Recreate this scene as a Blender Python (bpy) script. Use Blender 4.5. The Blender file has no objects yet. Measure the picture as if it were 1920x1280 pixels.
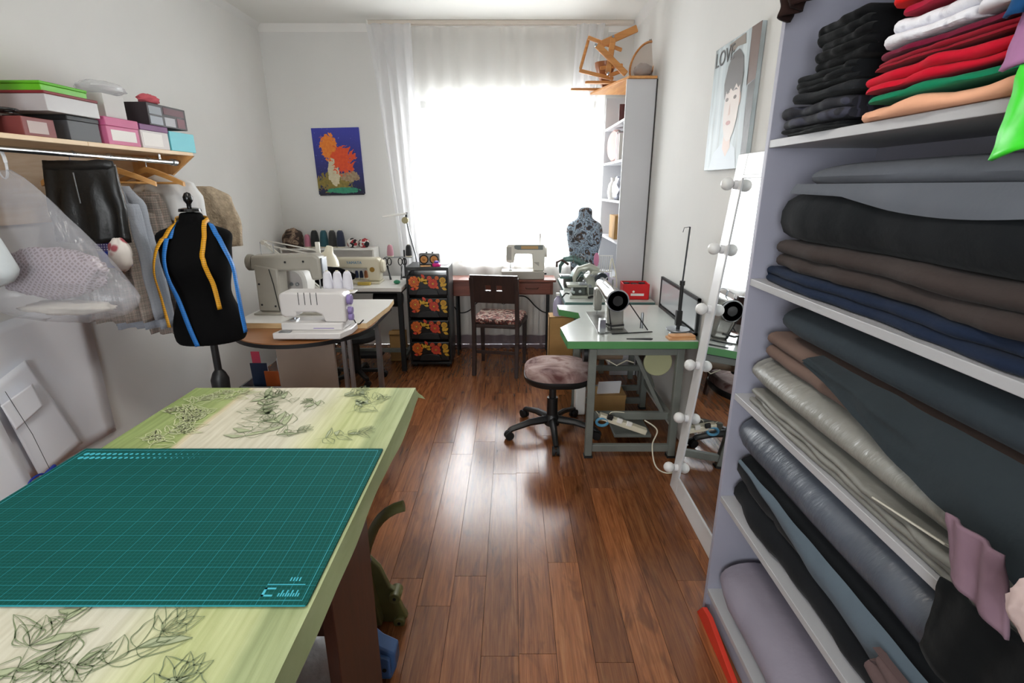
import bpy, bmesh, math, random
from mathutils import Vector, Matrix, noise
RND = random.Random(11)
S = bpy.context.scene
C = S.collection
PI = math.pi
# ------------------------------------------------------------------ camera
F, PITCH, CAM_Z = 950.0, math.radians(16.98), 1.6
cd = bpy.data.cameras.new('camera'); cam = bpy.data.objects.new('camera', cd); C.objects.link(cam)
cam.location = (0, 0, CAM_Z); cam.rotation_euler = (PI/2 - PITCH, 0, 0)
cd.sensor_width = 36; cd.lens = F/1920*36; cd.clip_start = .02
S.camera = cam
# ------------------------------------------------------------------ sky, daylight, exposure
wd = bpy.data.worlds.new('sky'); S.world = wd; wd.use_nodes = True
bg = wd.node_tree.nodes['Background']; bg.inputs[0].default_value = (.93, .97, 1, 1); bg.inputs[1].default_value = 20.0
S.view_settings.view_transform = 'Standard'; S.view_settings.look = 'None'
S.view_settings.exposure = 0.15; S.view_settings.gamma = 1; S.view_settings.use_curve_mapping = False
S.cycles.use_denoising = True; S.cycles.max_bounces = 10; S.cycles.diffuse_bounces = 6
S.cycles.transparent_max_bounces = 24; S.cycles.sample_clamp_indirect = 8; S.cycles.caustics_reflective = False; S.cycles.caustics_refractive = False
XL, XR, YB, YF, ZC = -2.27, 1.10, 5.15, -1.5, 2.98
WX0, WX1, WZ0, WZ1 = -.875, .80, .86, 2.38          # window opening
def light(name, kind, loc, rot, energy, size=None, col=(1, 1, 1), portal=False):
    l = bpy.data.lights.new(name, kind); o = bpy.data.objects.new(name, l); C.objects.link(o)
    o.location = loc; o.rotation_euler = rot; l.energy = energy; l.color = col
    if size: l.shape = 'RECTANGLE'; l.size, l.size_y = size
    if portal: l.cycles.is_portal = True
    return o
light('window_daylight_portal', 'AREA', ((WX0+WX1)/2, YB+.16, (WZ0+WZ1)/2), (PI/2, 0, PI), 1, (WX1-WX0, WZ1-WZ0), portal=True)
RWX0, RWX1, RWZ0, RWZ1 = -1.25, .0, .95, 2.25         # unseen second window behind the camera, added to light the near end
light('added_rear_window_portal', 'AREA', ((RWX0+RWX1)/2, YF-.12, (RWZ0+RWZ1)/2), (PI/2, 0, 0), 1, (RWX1-RWX0, RWZ1-RWZ0), portal=True)
ADDED_LAMP_ENERGY = 14
# ------------------------------------------------------------------ pixel -> place
SP, CP = math.sin(PITCH), math.cos(PITCH)
def W(px, py, Y=None, z=None, x=None):
    u, v = (px-960)/F, (640-py)/F
    d = Vector((u, CP+v*SP, -SP+v*CP))
    t = Y/d.y if Y is not None else (z-CAM_Z)/d.z if z is not None else x/d.x
    return Vector((0, 0, CAM_Z)) + d*t
# ------------------------------------------------------------------ materials
def lin(h):
    if not isinstance(h, str): return tuple(h)[:3]
    h = h.lstrip('#'); o = []
    for i in (0, 2, 4):
        c = int(h[i:i+2], 16)/255; o.append(c/12.92 if c <= .04045 else ((c+.055)/1.055)**2.4)
    return tuple(o)
def c4(h): return lin(h) + (1,)
class NT:
    def __init__(s, m): s.t = m.node_tree
    def n(s, typ, ins=None, **kw):
        nd = s.t.nodes.new(typ)
        for k, v in kw.items(): setattr(nd, k, v)
        for k, v in (ins or {}).items():
            sk = nd.inputs[k]
            if isinstance(v, bpy.types.NodeSocket): s.t.links.new(v, sk)
            else: sk.default_value = v
        return nd
    def math(s, op, a, b=0.0, c=0.0):
        return s.n('ShaderNodeMath', {0: a, 1: b, 2: c}, operation=op).outputs[0]
    def mix(s, f, a, b, mode='MIX'):
        nd = s.n('ShaderNodeMix', data_type='RGBA', blend_type=mode)
        for k, v in ((0, f), (6, a), (7, b)):
            if isinstance(v, bpy.types.NodeSocket): s.t.links.new(v, nd.inputs[k])
            else: nd.inputs[k].default_value = v if k == 0 else (c4(v) if isinstance(v, str) else tuple(v)[:3]+(1,))
        return nd.outputs[2]
    def coord(s, kind='Object'): return s.n('ShaderNodeTexCoord').outputs[kind]
    def scale(s, v, sc, loc=(0, 0, 0), rot=(0, 0, 0)):
        return s.n('ShaderNodeMapping', {0: v, 1: loc, 2: rot, 3: sc}).outputs[0]
    def sep(s, v): return s.n('ShaderNodeSeparateXYZ', {0: v}).outputs
    def noise(s, v, scale=5, detail=4, dist=0, rough=.5):
        return s.n('ShaderNodeTexNoise', {'Vector': v, 'Scale': scale, 'Detail': detail, 'Distortion': dist, 'Roughness': rough}).outputs[0]
    def vor(s, v, scale=5, out=0, feature='F1'):
        return s.n('ShaderNodeTexVoronoi', {'Vector': v, 'Scale': scale}, feature=feature).outputs[out]
    def ramp(s, f, stops, interp='LINEAR'):
        r = s.n('ShaderNodeValToRGB', {0: f}); e = r.color_ramp; e.interpolation = interp
        while len(e.elements) < len(stops): e.elements.new(.5)
        for el, (p, c) in zip(e.elements, stops): el.position = p; el.color = c4(c)
        return r.outputs[0]
    def line(s, v, freq, width):       # 1 inside repeated stripes
        return s.math('LESS_THAN', s.math('FRACT', s.math('MULTIPLY', v, freq)), width)
MATS = {}
def mat(name, col='#888888', rough=.6, metal=0, bump=None, var=None, pattern=None, spec=.5, alpha=1, trans=0, emit=None, sheen=0, coat=0, ior=1.5, aniso=None):
    if name in MATS: return MATS[name]
    m = bpy.data.materials.new(name); m.use_nodes = True; q = NT(m); b = m.node_tree.nodes['Principled BSDF']; I = b.inputs
    I['Base Color'].default_value = c4(col); I['Roughness'].default_value = rough; I['Metallic'].default_value = metal
    I['Specular IOR Level'].default_value = spec; I['Alpha'].default_value = alpha; I['Transmission Weight'].default_value = trans
    I['Sheen Weight'].default_value = sheen; I['Coat Weight'].default_value = coat; I['IOR'].default_value = ior
    if emit: I['Emission Color'].default_value = c4(emit[0]); I['Emission Strength'].default_value = emit[1]
    base = None
    if pattern: base = pattern(q)
    if var:
        f = q.noise(q.coord(), var[0], 5)
        k = q.ramp(f, [(.3, '#000000'), (.7, '#ffffff')])
        dark = tuple(max(0, c*(1-var[1])) for c in lin(col)); lite = tuple(min(1, c*(1+var[1]*.6)) for c in lin(col))
        base = q.mix(k, dark, lite) if base is None else q.mix(var[1], base, q.mix(k, (.0, .0, .0), (1, 1, 1)), 'SOFT_LIGHT')
    if base is not None: m.node_tree.links.new(base, I['Base Color'])
    if bump:
        co = q.coord()
        if len(bump) > 2: co = q.scale(co, bump[2])
        bp = q.n('ShaderNodeBump', {'Height': q.noise(co, bump[0], 4), 'Strength': bump[1], 'Distance': .01})
        m.node_tree.links.new(bp.outputs[0], I['Normal'])
    MATS[name] = m; return m
def cloth(name, col, var=.18, rough=.92, weave=900, **k):
    return mat(name, col, rough, bump=(16, .35), var=(5, var*.5), sheen=.03, spec=.12, **k)
# ------------------------------------------------------------------ geometry
def rot3(r): return Matrix.Rotation(r[2], 4, 'Z') @ Matrix.Rotation(r[1], 4, 'Y') @ Matrix.Rotation(r[0], 4, 'X')
class MB:
    def __init__(s): s.v = []; s.f = []; s.mi = []
    def add(s, v, f, mi=0, m=None):
        o = len(s.v); s.v += [tuple(m @ Vector(p)) if m else tuple(p) for p in v]
        s.f += [tuple(i+o for i in q) for q in f]; s.mi += [mi]*len(f); return s
    def box(s, c, d, rot=None, mi=0, taper=1):
        x, y, z = d[0]/2, d[1]/2, d[2]/2
        v = [(-x, -y, -z), (x, -y, -z), (x, y, -z), (-x, y, -z), (-x*taper, -y*taper, z), (x*taper, -y*taper, z), (x*taper, y*taper, z), (-x*taper, y*taper, z)]
        M = Matrix.Translation(c) @ (rot3(rot) if rot else Matrix())
        return s.add(v, [(0, 3, 2, 1), (4, 5, 6, 7), (0, 1, 5, 4), (1, 2, 6, 5), (2, 3, 7, 6), (3, 0, 4, 7)], mi, M)
    def b2(s, a, b, mi=0):      # box from two corners
        return s.box([(a[i]+b[i])/2 for i in range(3)], [abs(b[i]-a[i]) for i in range(3)], mi=mi)
    def bar(s, p, q, w, h, mi=0, up=(0, 0, 1)):
        p, q = Vector(p), Vector(q); d = (q-p); L = d.length; d.normalize(); u = Vector(up)
        if abs(d.dot(u)) > .98: u = Vector((1, 0, 0))
        sx = d.cross(u).normalized(); u = sx.cross(d)
        M = Matrix((sx, d, u)).transposed().to_4x4(); M.translation = (p+q)/2
        v = MB().box((0, 0, 0), (w, L, h)); return s.add(v.v, v.f, mi, M)
    def loft(s, rings, cap=True, mi=0, closed=True):
        n = len(rings[0]); v = [p for r in rings for p in r]; f = []
        for i in range(len(rings)-1):
            for j in range(n if closed else n-1):
                k = (j+1) % n; f.append((i*n+j, i*n+k, (i+1)*n+k, (i+1)*n+j))
        if cap and closed: f.append(tuple(reversed(range(n)))); f.append(tuple(range((len(rings)-1)*n, len(rings)*n)))
        return s.add(v, f, mi)
    def tube(s, pts, r, n=8, mi=0, cap=True, flat=1.0):
        pts = [Vector(p) for p in pts]; rr = r if isinstance(r, (list, tuple)) else [r]*len(pts); rings = []; u = None
        for i, p in enumerate(pts):
            d = (pts[min(i+1, len(pts)-1)]-pts[max(i-1, 0)])
            d = d.normalized() if d.length > 1e-9 else Vector((0, 0, 1))
            if u is None: u = d.orthogonal().normalized()
            u = (u-d*u.dot(d)).normalized() if (u-d*u.dot(d)).length > 1e-6 else d.orthogonal().normalized(); w = d.cross(u)
            rings.append([p+(u*math.cos(2*PI*k/n)+w*flat*math.sin(2*PI*k/n))*rr[i] for k in range(n)])
        return s.loft(rings, cap, mi)
    def cyl(s, p, q, r, r2=None, n=16, mi=0): return s.tube([p, q], [r, r if r2 is None else r2], n, mi)
    def lathe(s, prof, loc=(0, 0, 0), n=20, mi=0, rot=None, sx=1, sy=1):
        M = Matrix.Translation(loc) @ (rot3(rot) if rot else Matrix())
        rings = [[M @ Vector((max(r, 1e-4)*math.cos(2*PI*k/n)*sx, max(r, 1e-4)*math.sin(2*PI*k/n)*sy, z)) for k in range(n)] for r, z in prof]
        return s.loft(rings, True, mi)
    def prism(s, poly, a, b, axis='z', mi=0, m=None):
        def P(p, t): return {'z': (p[0], p[1], t), 'y': (p[0], t, p[1]), 'x': (t, p[0], p[1])}[axis]
        n = len(poly); v = [P(p, a) for p in poly]+[P(p, b) for p in poly]
        f = [tuple(reversed(range(n))), tuple(range(n, 2*n))]+[(i, (i+1) % n, n+(i+1) % n, n+i) for i in range(n)]
        return s.add(v, f, mi, m)
    def ball(s, c, r, nu=16, nv=10, mi=0, rot=None):
        r = (r,)*3 if not isinstance(r, (list, tuple)) else r
        M = Matrix.Translation(c) @ (rot3(rot) if rot else Matrix())
        rings = []
        for i in range(nv+1):
            a = -PI/2+PI*i/nv; k = max(math.cos(a), 1e-3)
            rings.append([M @ Vector((r[0]*k*math.cos(2*PI*j/nu), r[1]*k*math.sin(2*PI*j/nu), r[2]*math.sin(a))) for j in range(nu)])
        return s.loft(rings, True, mi)
    def grid(s, fn, nu, nv, mi=0):
        v = [fn(i/nu, j/nv) for j in range(nv+1) for i in range(nu+1)]
        return s.add(v, [(j*(nu+1)+i, j*(nu+1)+i+1, (j+1)*(nu+1)+i+1, (j+1)*(nu+1)+i) for j in range(nv) for i in range(nu)], mi)
    def flat(s, pts, mi=0): return s.add(pts, [tuple(range(len(pts)))], mi)
    def build(s, name, mats, parent=None, bevel=0, sharp=38, world=False, solid=0, sub=0, seg=2, smooth=True):
        me = bpy.data.meshes.new(name); v = s.v
        if world and parent is not None: iv = parent.matrix_basis.inverted(); v = [tuple(iv @ Vector(p)) for p in v]
        me.from_pydata(v, [], s.f)
        bm = bmesh.new(); bm.from_mesh(me); bmesh.ops.recalc_face_normals(bm, faces=bm.faces[:]); bm.to_mesh(me); bm.free()
        for m in (mats if isinstance(mats, (list, tuple)) else [mats]): me.materials.append(m)
        me.polygons.foreach_set('material_index', s.mi)
        if smooth:
            me.polygons.foreach_set('use_smooth', [True]*len(me.polygons)); me.set_sharp_from_angle(angle=math.radians(sharp))
        o = bpy.data.objects.new(name, me); C.objects.link(o)
        if parent is not None: o.parent = parent
        if solid: md = o.modifiers.new('thickness', 'SOLIDIFY'); md.thickness = solid; md.offset = 0
        if bevel: md = o.modifiers.new('edges', 'BEVEL'); md.width = bevel; md.segments = seg; md.limit_method = 'ANGLE'; md.angle_limit = .6
        if sub: md = o.modifiers.new('smooth', 'SUBSURF'); md.levels = sub; md.render_levels = sub
        return o
def thing(name, label, cat, loc=(0, 0, 0), rz=0, group=None):
    o = bpy.data.objects.new(name, None); C.objects.link(o); o.location = loc; o.rotation_euler = (0, 0, rz)
    o.empty_display_size = .05
    o.matrix_basis = Matrix.Translation(loc) @ Matrix.Rotation(rz, 4, 'Z')
    return tag(o, label, cat, group)
def tag(o, label, cat, group=None):
    o['label'] = label; o['category'] = cat
    if group: o['group'] = group
    return o
def struct(o): o['kind'] = 'structure'; return o
def copy_tree(o, parent=None):
    c = o.copy(); C.objects.link(c); c.parent = parent
    for ch in list(o.children): copy_tree(ch, c)
    return c
def text(body, size, m, parent, loc, rot, name='lettering', ext=.0005, align='CENTER'):
    cu = bpy.data.curves.new(name, 'FONT'); cu.body = body; cu.size = size; cu.extrude = ext; cu.align_x = align; cu.align_y = 'CENTER'
    o = bpy.data.objects.new(name, cu); C.objects.link(o); bpy.context.view_layer.update()
    me = bpy.data.meshes.new_from_object(o.evaluated_get(bpy.context.evaluated_depsgraph_get())); bpy.data.objects.remove(o)
    me.materials.clear(); me.materials.append(m); o = bpy.data.objects.new(name, me); C.objects.link(o); o.parent = parent; o.location = loc; o.rotation_euler = rot
    return o
def nz(x, y=0, z=0): return noise.noise(Vector((x, y, z)))
def arc(cx, cy, rx, ry, a0, a1, n): return [(cx+rx*math.cos(a0+(a1-a0)*i/n), cy+ry*math.sin(a0+(a1-a0)*i/n)) for i in range(n+1)]
def rrect(w, h, r, n=4):
    p = []
    for cx, cy, a in ((w/2-r, h/2-r, 0), (-w/2+r, h/2-r, PI/2), (-w/2+r, -h/2+r, PI), (w/2-r, -h/2+r, 1.5*PI)): p += arc(cx, cy, r, r, a, a+PI/2, n)
    return p
# common finishes
white_paint = mat('white_paint', '#eceae6', .35); white_plastic = mat('white_plastic', '#e9e7e2', .38, var=(3, .05))
beige_enamel = mat('beige_enamel', '#a5a196', .32, var=(4, .12)); cream_plastic = mat('cream_plastic', '#d9d3bd', .4)
chrome = mat('chrome', '#c9ccd0', .18, 1); steel = mat('steel', '#9a9da0', .35, .9, var=(12, .15)); dark_steel = mat('dark_steel', '#2b2d2f', .45, .5)
black_plastic = mat('black_plastic', '#141516', .42); black_rubber = mat('black_rubber', '#0c0c0d', .7)
grey_enamel = mat('grey_enamel', '#6f736d', .5, var=(6, .2)); pine = None
def wood_mat(name, a, b, axis=1, scale=1.0, rough=.5, coat=0):
    def pat(q):
        sc = [14, 14, 14]; sc[axis] = 1.4
        co = q.scale(q.coord(), [x*scale for x in sc]); f = q.noise(co, 2.2, 6, .6, .6)
        return q.ramp(f, [(.3, a), (.68, b)])
    return mat(name, a, rough, pattern=pat, coat=coat)
pine = wood_mat('pine', '#d9b78e', '#e8cfae', 1); hanger_wood = wood_mat('hanger_wood', '#b9803f', '#d9a565', 0)
red_wood = wood_mat('reddish_wood', '#5e2f22', '#7c4433', 0, rough=.35); dark_wood = wood_mat('dark_wood', '#1e1412', '#33211c', 2, rough=.4)
cardboard = mat('cardboard', '#a8824f', .85, var=(8, .12)); paper = mat('paper', '#e6e6e8', .8, var=(4, .04)); sticker = mat('sticker', '#e8e4e0', .6)
# ------------------------------------------------------------------ room shell
plaster = mat('wall_plaster', '#dddcd9', .85, bump=(7, .12), var=(1.2, .05))
ceil_m = mat('ceiling_paint', '#e6e5e0', .85, var=(1, .04))
def wallbox(name, *boxes):
    m = MB()
    for a, b in boxes: m.b2(a, b)
    return struct(m.build(name, plaster))
T = .34
wallbox('wall_back', ((XL-.2, YB, 0), (WX0, YB+T, ZC)), ((WX1, YB, 0), (XR+.2, YB+T, ZC)), ((WX0, YB, 0), (WX1, YB+T, WZ0)), ((WX0, YB, WZ1), (WX1, YB+T, ZC)))
wallbox('wall_left', ((XL-.2, YF, 0), (XL, YB, ZC))); wallbox('wall_right', ((XR, YF, 0), (XR+.2, YB, ZC)))
wallbox('wall_rear', ((XL-.2, YF-.2, 0), (RWX0, YF, ZC)), ((RWX1, YF-.2, 0), (XR+.2, YF, ZC)), ((RWX0, YF-.2, 0), (RWX1, YF, RWZ0)), ((RWX0, YF-.2, RWZ1), (RWX1, YF, ZC)))
struct(MB().b2((XL-.2, YF-.2, ZC), (XR+.2, YB+T, ZC+.15)).build('ceiling', ceil_m))
m = MB()
m.prism([(YB-.05, ZC), (YB, ZC-.055), (YB, ZC)], XL, XR, 'x'); struct(m.build('trim_1', white_paint))
struct(MB().prism([(XL, ZC-.05), (XL+.045, ZC), (XL, ZC)], YF, YB-.05, 'y').build('trim_2', plaster))
struct(MB().prism([(XR, ZC-.05), (XR-.045, ZC), (XR, ZC)], YF, YB-.05, 'y').build('trim_3', plaster))
# floor of separate planks
def plank_pat(q):
    rnd = q.n('ShaderNodeObjectInfo').outputs['Random']
    off = q.n('ShaderNodeCombineXYZ', {0: q.math('MULTIPLY', rnd, 37.0), 1: q.math('MULTIPLY', rnd, 91.0), 2: rnd}).outputs[0]
    co = q.n('ShaderNodeVectorMath', {0: q.coord(), 1: off}, operation='ADD').outputs[0]
    g = q.noise(q.scale(co, (26, 1.6, 1)), 1.6, 7, 1.0, .62)
    base = q.ramp(g, [(.24, '#5c331d'), (.42, '#925834'), (.56, '#a8683d'), (.75, '#bc8050')])
    kn = q.noise(q.scale(co, (7, 2.0, 1)), 1.5, 3, 1.8)
    base = q.mix(q.ramp(kn, [(.56, '#000000'), (.72, '#b8b8b8')]), base, '#45230f')
    fib = q.noise(q.scale(co, (150, 5, 1)), 1.4, 3)
    base = q.mix(.22, base, q.ramp(fib, [(.35, '#101010'), (.6, '#ffffff')]), 'SOFT_LIGHT')
    tone = q.ramp(rnd, [(0, '#646464'), (.5, '#7e7e7e'), (1, '#9c9c9c')])
    return q.mix(.75, base, tone, 'OVERLAY')
plank_m = mat('laminate_plank', '#74452f', .22, pattern=plank_pat, spec=.55, bump=(2.2, .10, (6, 2, 1)))
fl = struct(MB().b2((XL-.1, YF-.1, -.12), (XR+.1, YB+.02, -.0125)).build('floor', mat('floor_joint', '#20120c', .9)))
PW, PL = .135, 1.2
pm = MB().b2((0, 0, -.012), (PW-.0016, PL-.0016, 0)); p0 = pm.build('plank', plank_m, fl); first = True
nrow = int((XR-XL)/PW)+1
for i in range(nrow):
    x = XL+i*PW; y = YF-RND.random()*PL
    while y < YB:
        a, b = max(y, YF), min(y+PL, YB)
        if b-a > .02 and b > .2:
            if first: o = p0; first = False
            else: o = p0.copy(); C.objects.link(o)
            o.parent = fl; w = min(PW, XR-x)/PW
            o.location = (x, a, RND.uniform(-.0003, .0)); o.scale = (w, (b-a)/PL, 1)
        y += PL
# window
glass = mat('window_glass', '#ffffff', .02, trans=1, ior=1.0, alpha=.12)
wt = struct(MB().b2((WX0, YB+.12, WZ0), (WX1, YB+.2, WZ0+.07)).b2((WX0, YB+.12, WZ1-.07), (WX1, YB+.2, WZ1)).b2((WX0, YB+.12, WZ0), (WX0+.07, YB+.2, WZ1)).b2((WX1-.07, YB+.12, WZ0), (WX1, YB+.2, WZ1)).build('window_1', white_paint, bevel=.004))
for x in (WX0+.55, WX0+1.1): MB().b2((x-.04, YB+.12, WZ0+.07), (x+.04, YB+.2, WZ1-.07)).build('mullion', white_paint, wt, bevel=.004)
for a, b in ((WX0+.07, WX0+.51), (WX0+.59, WX0+1.06), (WX0+1.14, WX1-.07)): MB().b2((a, YB+.155, WZ0+.07), (b, YB+.16, WZ1-.07)).build('pane', glass, wt)
struct(MB().b2((WX0-.05, YB-.06, WZ0-.03), (WX1+.05, YB+.13, WZ0)).build('trim_4', white_paint, bevel=.006))
w2 = struct(MB().b2((RWX0, YF-.14, RWZ0), (RWX1, YF-.08, RWZ0+.06)).b2((RWX0, YF-.14, RWZ1-.06), (RWX1, YF-.08, RWZ1)).b2((RWX0, YF-.14, RWZ0), (RWX0+.06, YF-.08, RWZ1)).b2((RWX1-.06, YF-.14, RWZ0), (RWX1, YF-.08, RWZ1)).build('added_window_2', white_paint, bevel=.004))  # frame of the added rear window, out of view, there for its daylight
MB().b2(((RWX0+RWX1)/2-.03, YF-.14, RWZ0+.06), ((RWX0+RWX1)/2+.03, YF-.08, RWZ1-.06)).build('mullion', white_paint, w2)
for a, b in ((RWX0+.06, (RWX0+RWX1)/2-.03), ((RWX0+RWX1)/2+.03, RWX1-.06)): MB().b2((a, YF-.112, RWZ0+.06), (b, YF-.108, RWZ1-.06)).build('pane', glass, w2)
# radiator
rt = thing('radiator', 'white finned radiator behind the sheer curtain under the window', 'radiator', (-.05, YB-.035, .1))
fin = MB().prism(rrect(.05, .5, .02), -.022, .03, 'y').build('fin', white_paint, rt, bevel=.004); fin.location = (-.42, 0, .26)
for i in range(1, 15):
    f2 = fin.copy(); C.objects.link(f2); f2.parent = rt; f2.location = (-.42+.06*i, 0, .26)
MB().cyl((-.5, 0, .03), (.48, 0, .03), .016).cyl((-.5, 0, .49), (.48, 0, .49), .016).build('pipe', white_paint, rt)
for x in (-.4, .34): MB().b2((x, -.02, -.1), (x+.03, .02, .02)).build('foot', white_paint, rt)
# curtains
def sheer_mat(name, col, tr):
    m = bpy.data.materials.new(name); m.use_nodes = True; t = m.node_tree; t.nodes.clear(); q = NT(m)
    d = q.n('ShaderNodeBsdfDiffuse', {0: c4(col)}); l = q.n('ShaderNodeBsdfTranslucent', {0: c4(col)}); x = q.n('ShaderNodeBsdfTransparent')
    a = q.n('ShaderNodeMixShader', {0: .5, 1: d.outputs[0], 2: l.outputs[0]}); b = q.n('ShaderNodeMixShader', {0: tr, 1: a.outputs[0], 2: x.outputs[0]})
    o = q.n('ShaderNodeOutputMaterial', {0: b.outputs[0]}); MATS[name] = m; return m
sheer = sheer_mat('sheer_voile', '#f0efec', .50); drape_m = sheer_mat('drape_voile', '#ececee', .30); lace = sheer_mat('lace', '#8f7f86', .25)
rail = thing('curtain_rail', 'slim pinkish ceiling curtain rail along the window wall', 'curtain rail', (0, YB-.12, ZC-.03))
MB().b2((-1.25, -.03, -.0), (XR-.04, .03, .03)).build('track', mat('rail_plastic', '#d9cfc4', .5), rail, bevel=.004)
MB().b2((-1.26, -.035, -.01), (-1.25, .035, .03)).build('end_cap', white_plastic, rail)
def hem_y(x, z): return YB-.10+.016*math.sin(x*38+2*nz(x*3))+.012*nz(x*9, z*.7)
def sheer_f(u, v):
    x = -1.02+u*1.87; z = .13+v*(ZC-.17); return (x, hem_y(x, z), z)
sh = tag(MB().grid(sheer_f, 150, 24).build('sheer_curtain', sheer, sharp=180), 'long white see-through net curtain hanging across the window', 'curtain')
MB().grid(lambda u, v: (-1.02+u*1.87, hem_y(-1.02+u*1.87, .1)-.06*(1-v)-.004, .13*v+.012*(1-v)*abs(math.sin(u*60))), 180, 6).build('lace_hem', lace, sh, sharp=180)
def drape(name, label, xt0, xt1, xb0, xb1, y, zb, folds, mtl, pinch):
    def fn(u, v):
        k = 1-v; k2 = k**.8
        a, b = xt0+(xb0-xt0)*k2, xt1+(xb1-xt1)*k2
        amp = .014+.008*k
        return (a+(b-a)*u+.006*math.sin(u*folds*7), y+amp*math.sin(u*folds*2*PI+1.5*nz(u*3, v*2))+.02*nz(u*6, v*3), zb+(ZC-.04-zb)*v)
    o = MB().grid(fn, 80, 40).build(name, mtl, sharp=180); return tag(o, label, 'curtain')
drape('drape_curtain', 'gathered white curtain slanting down beside the orange-haired picture', -1.26, -.87, -1.02, -.86, YB-.19, .05, 4, drape_m, 0)
drape('drape_curtain', 'narrow white side curtain hanging next to the tall bookcase', .56, .80, .50, .62, YB-.185, .9, 3, drape_m, 0)
# unseen ceiling lamp, added to light the near half of the room
lt = thing('added_ceiling_lamp', 'added unseen round white ceiling lamp over the cutting table', 'lamp', (-.5, 1.5, ZC))
MB().lathe([(.0, 0), (.24, 0), (.25, -.02), (.24, -.03), (0, -.03)]).build('base', white_paint, lt)
MB().lathe([(.22, -.03), (.21, -.06), (.15, -.09), (.06, -.105), (0, -.108)], n=28).build('shade', mat('added_lamp_opal', '#ffffff', .4, emit=('#fff4e4', 6)), lt)
lo = light('added_lamp_light', 'AREA', (-.5, 1.5, ZC-.13), (0, 0, 0), ADDED_LAMP_ENERGY, (.42, .42), (1, .95, .88)); lo.data.shape = 'DISK'
# ------------------------------------------------------------------ cutting table
TZ, TX0, TX1, TY0, TY1 = .84, -1.245, -.385, .18, 1.86
ct = thing('cutting_table', 'big dark brown table under the green leafy tablecloth', 'table', ((TX0+TX1)/2, 1.0, 0))
brown_board = wood_mat('brown_board', '#3d2015', '#512c1d', 2, rough=.4)
MB().b2((TX0, TY0, TZ-.035), (TX1, TY1-.01, TZ-.004)).build('tabletop', brown_board, ct, world=True)
for x in (TX0+.04, TX1-.035):
    for y0, y1 in ((.92, 1.21), (.22, .5)): MB().b2((x-.014, y0, 0), (x+.014, y1, TZ-.035)).build('leg', brown_board, ct, world=True, bevel=.002)
MB().b2((TX0+.06, 1.02, .5), (TX1-.05, 1.05, TZ-.04)).build('stretcher', brown_board, ct, world=True)
MB().b2((TX0+.06, .34, .1), (TX1-.05, .37, TZ-.04)).build('stretcher', brown_board, ct, world=True)
# tablecloth: top plus a short overhang with a flared corner
def cloth_pat(q):
    co = q.coord(); x = q.sep(co)[0]
    w = q.noise(q.scale(co, (60, 3, 1)), 1.2, 5, .5); soft = q.noise(co, 5, 4)
    xr = q.math('ADD', x, q.math('MULTIPLY', q.math('SUBTRACT', soft, .5), .05))
    base = q.ramp(q.math('MULTIPLY', q.math('ADD', xr, .47), 1.06), [(0, '#7d8f55'), (.05, '#87995c'), (.255, '#98a76b'), (.27, '#cbbf9f'), (.29, '#c9c4b0'), (.6, '#cac7b4'), (.68, '#c6c7a0'), (.76, '#b4bb83'), (.86, '#b9c08c'), (.885, '#939f70'), (.93, '#9da878'), (1, '#aab488')])
    return q.mix(.32, base, q.ramp(w, [(.3, '#303030'), (.7, '#f0f0f0')]), 'SOFT_LIGHT')
cl_m = mat('leaf_tablecloth', '#b9c48a', .62, pattern=cloth_pat, bump=(500, .06))
cx = (TX0+TX1)/2
clo = thing('tablecloth', 'pale green and cream tablecloth with sketched leaves on the cutting table', 'tablecloth', (cx, 1.0, TZ))
OV = .042
def clothf(u, v):
    # u across x, v along y; the outer eighth on each side hangs down
    def edge(t, a, b, ov):
        k = .05
        if t < k: return a, (k-t)/k
        if t > 1-k: return b, (t-1+k)/k
        return a+(b-a)*(t-k)/(1-2*k), 0
    x, hx = edge(u, TX0-.004, TX1+.004, OV); y, hy = edge(v, TY0-.004, TY1+.002, OV)
    sx = -1 if u < .5 else 1
    dz = max(hx, hy); corner = hx*hy
    wob = .007*nz(x*9, y*7, 3)
    far = 1 if v > .5 else 0
    x += sx*(hx*.012+corner*.03*far+(hx*.004*math.sin(y*9))); y += (1 if far else -1)*(hy*.006+corner*.025)
    z = TZ+.0015*nz(x*7, y*7)+(-.004 if dz else 0)-OV*dz*(1.0+.2*nz(y*3, 5)+(corner*.5 if far else 0))+wob*dz
    return (x, y, max(z, TZ-.0015) if dz == 0 else z)
MB().grid(clothf, 60, 80).build('cloth', cl_m, clo, world=True, sharp=60)
def ribbon(mb, pts, w, z):
    n = len(pts); L = []; Rr = []
    for i, p in enumerate(pts):
        a, b = pts[max(i-1, 0)], pts[min(i+1, n-1)]; dx, dy = b[0]-a[0], b[1]-a[1]; l = math.hypot(dx, dy) or 1
        t = w*(.35+.65*math.sin(PI*min(max(i/(n-1), .05), .95))); L.append((p[0]-dy/l*t, p[1]+dx/l*t, z)); Rr.append((p[0]+dy/l*t, p[1]-dx/l*t, z))
    mb.add(L+Rr, [(i, i+1, n+i+1, n+i) for i in range(n-1)])
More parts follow.
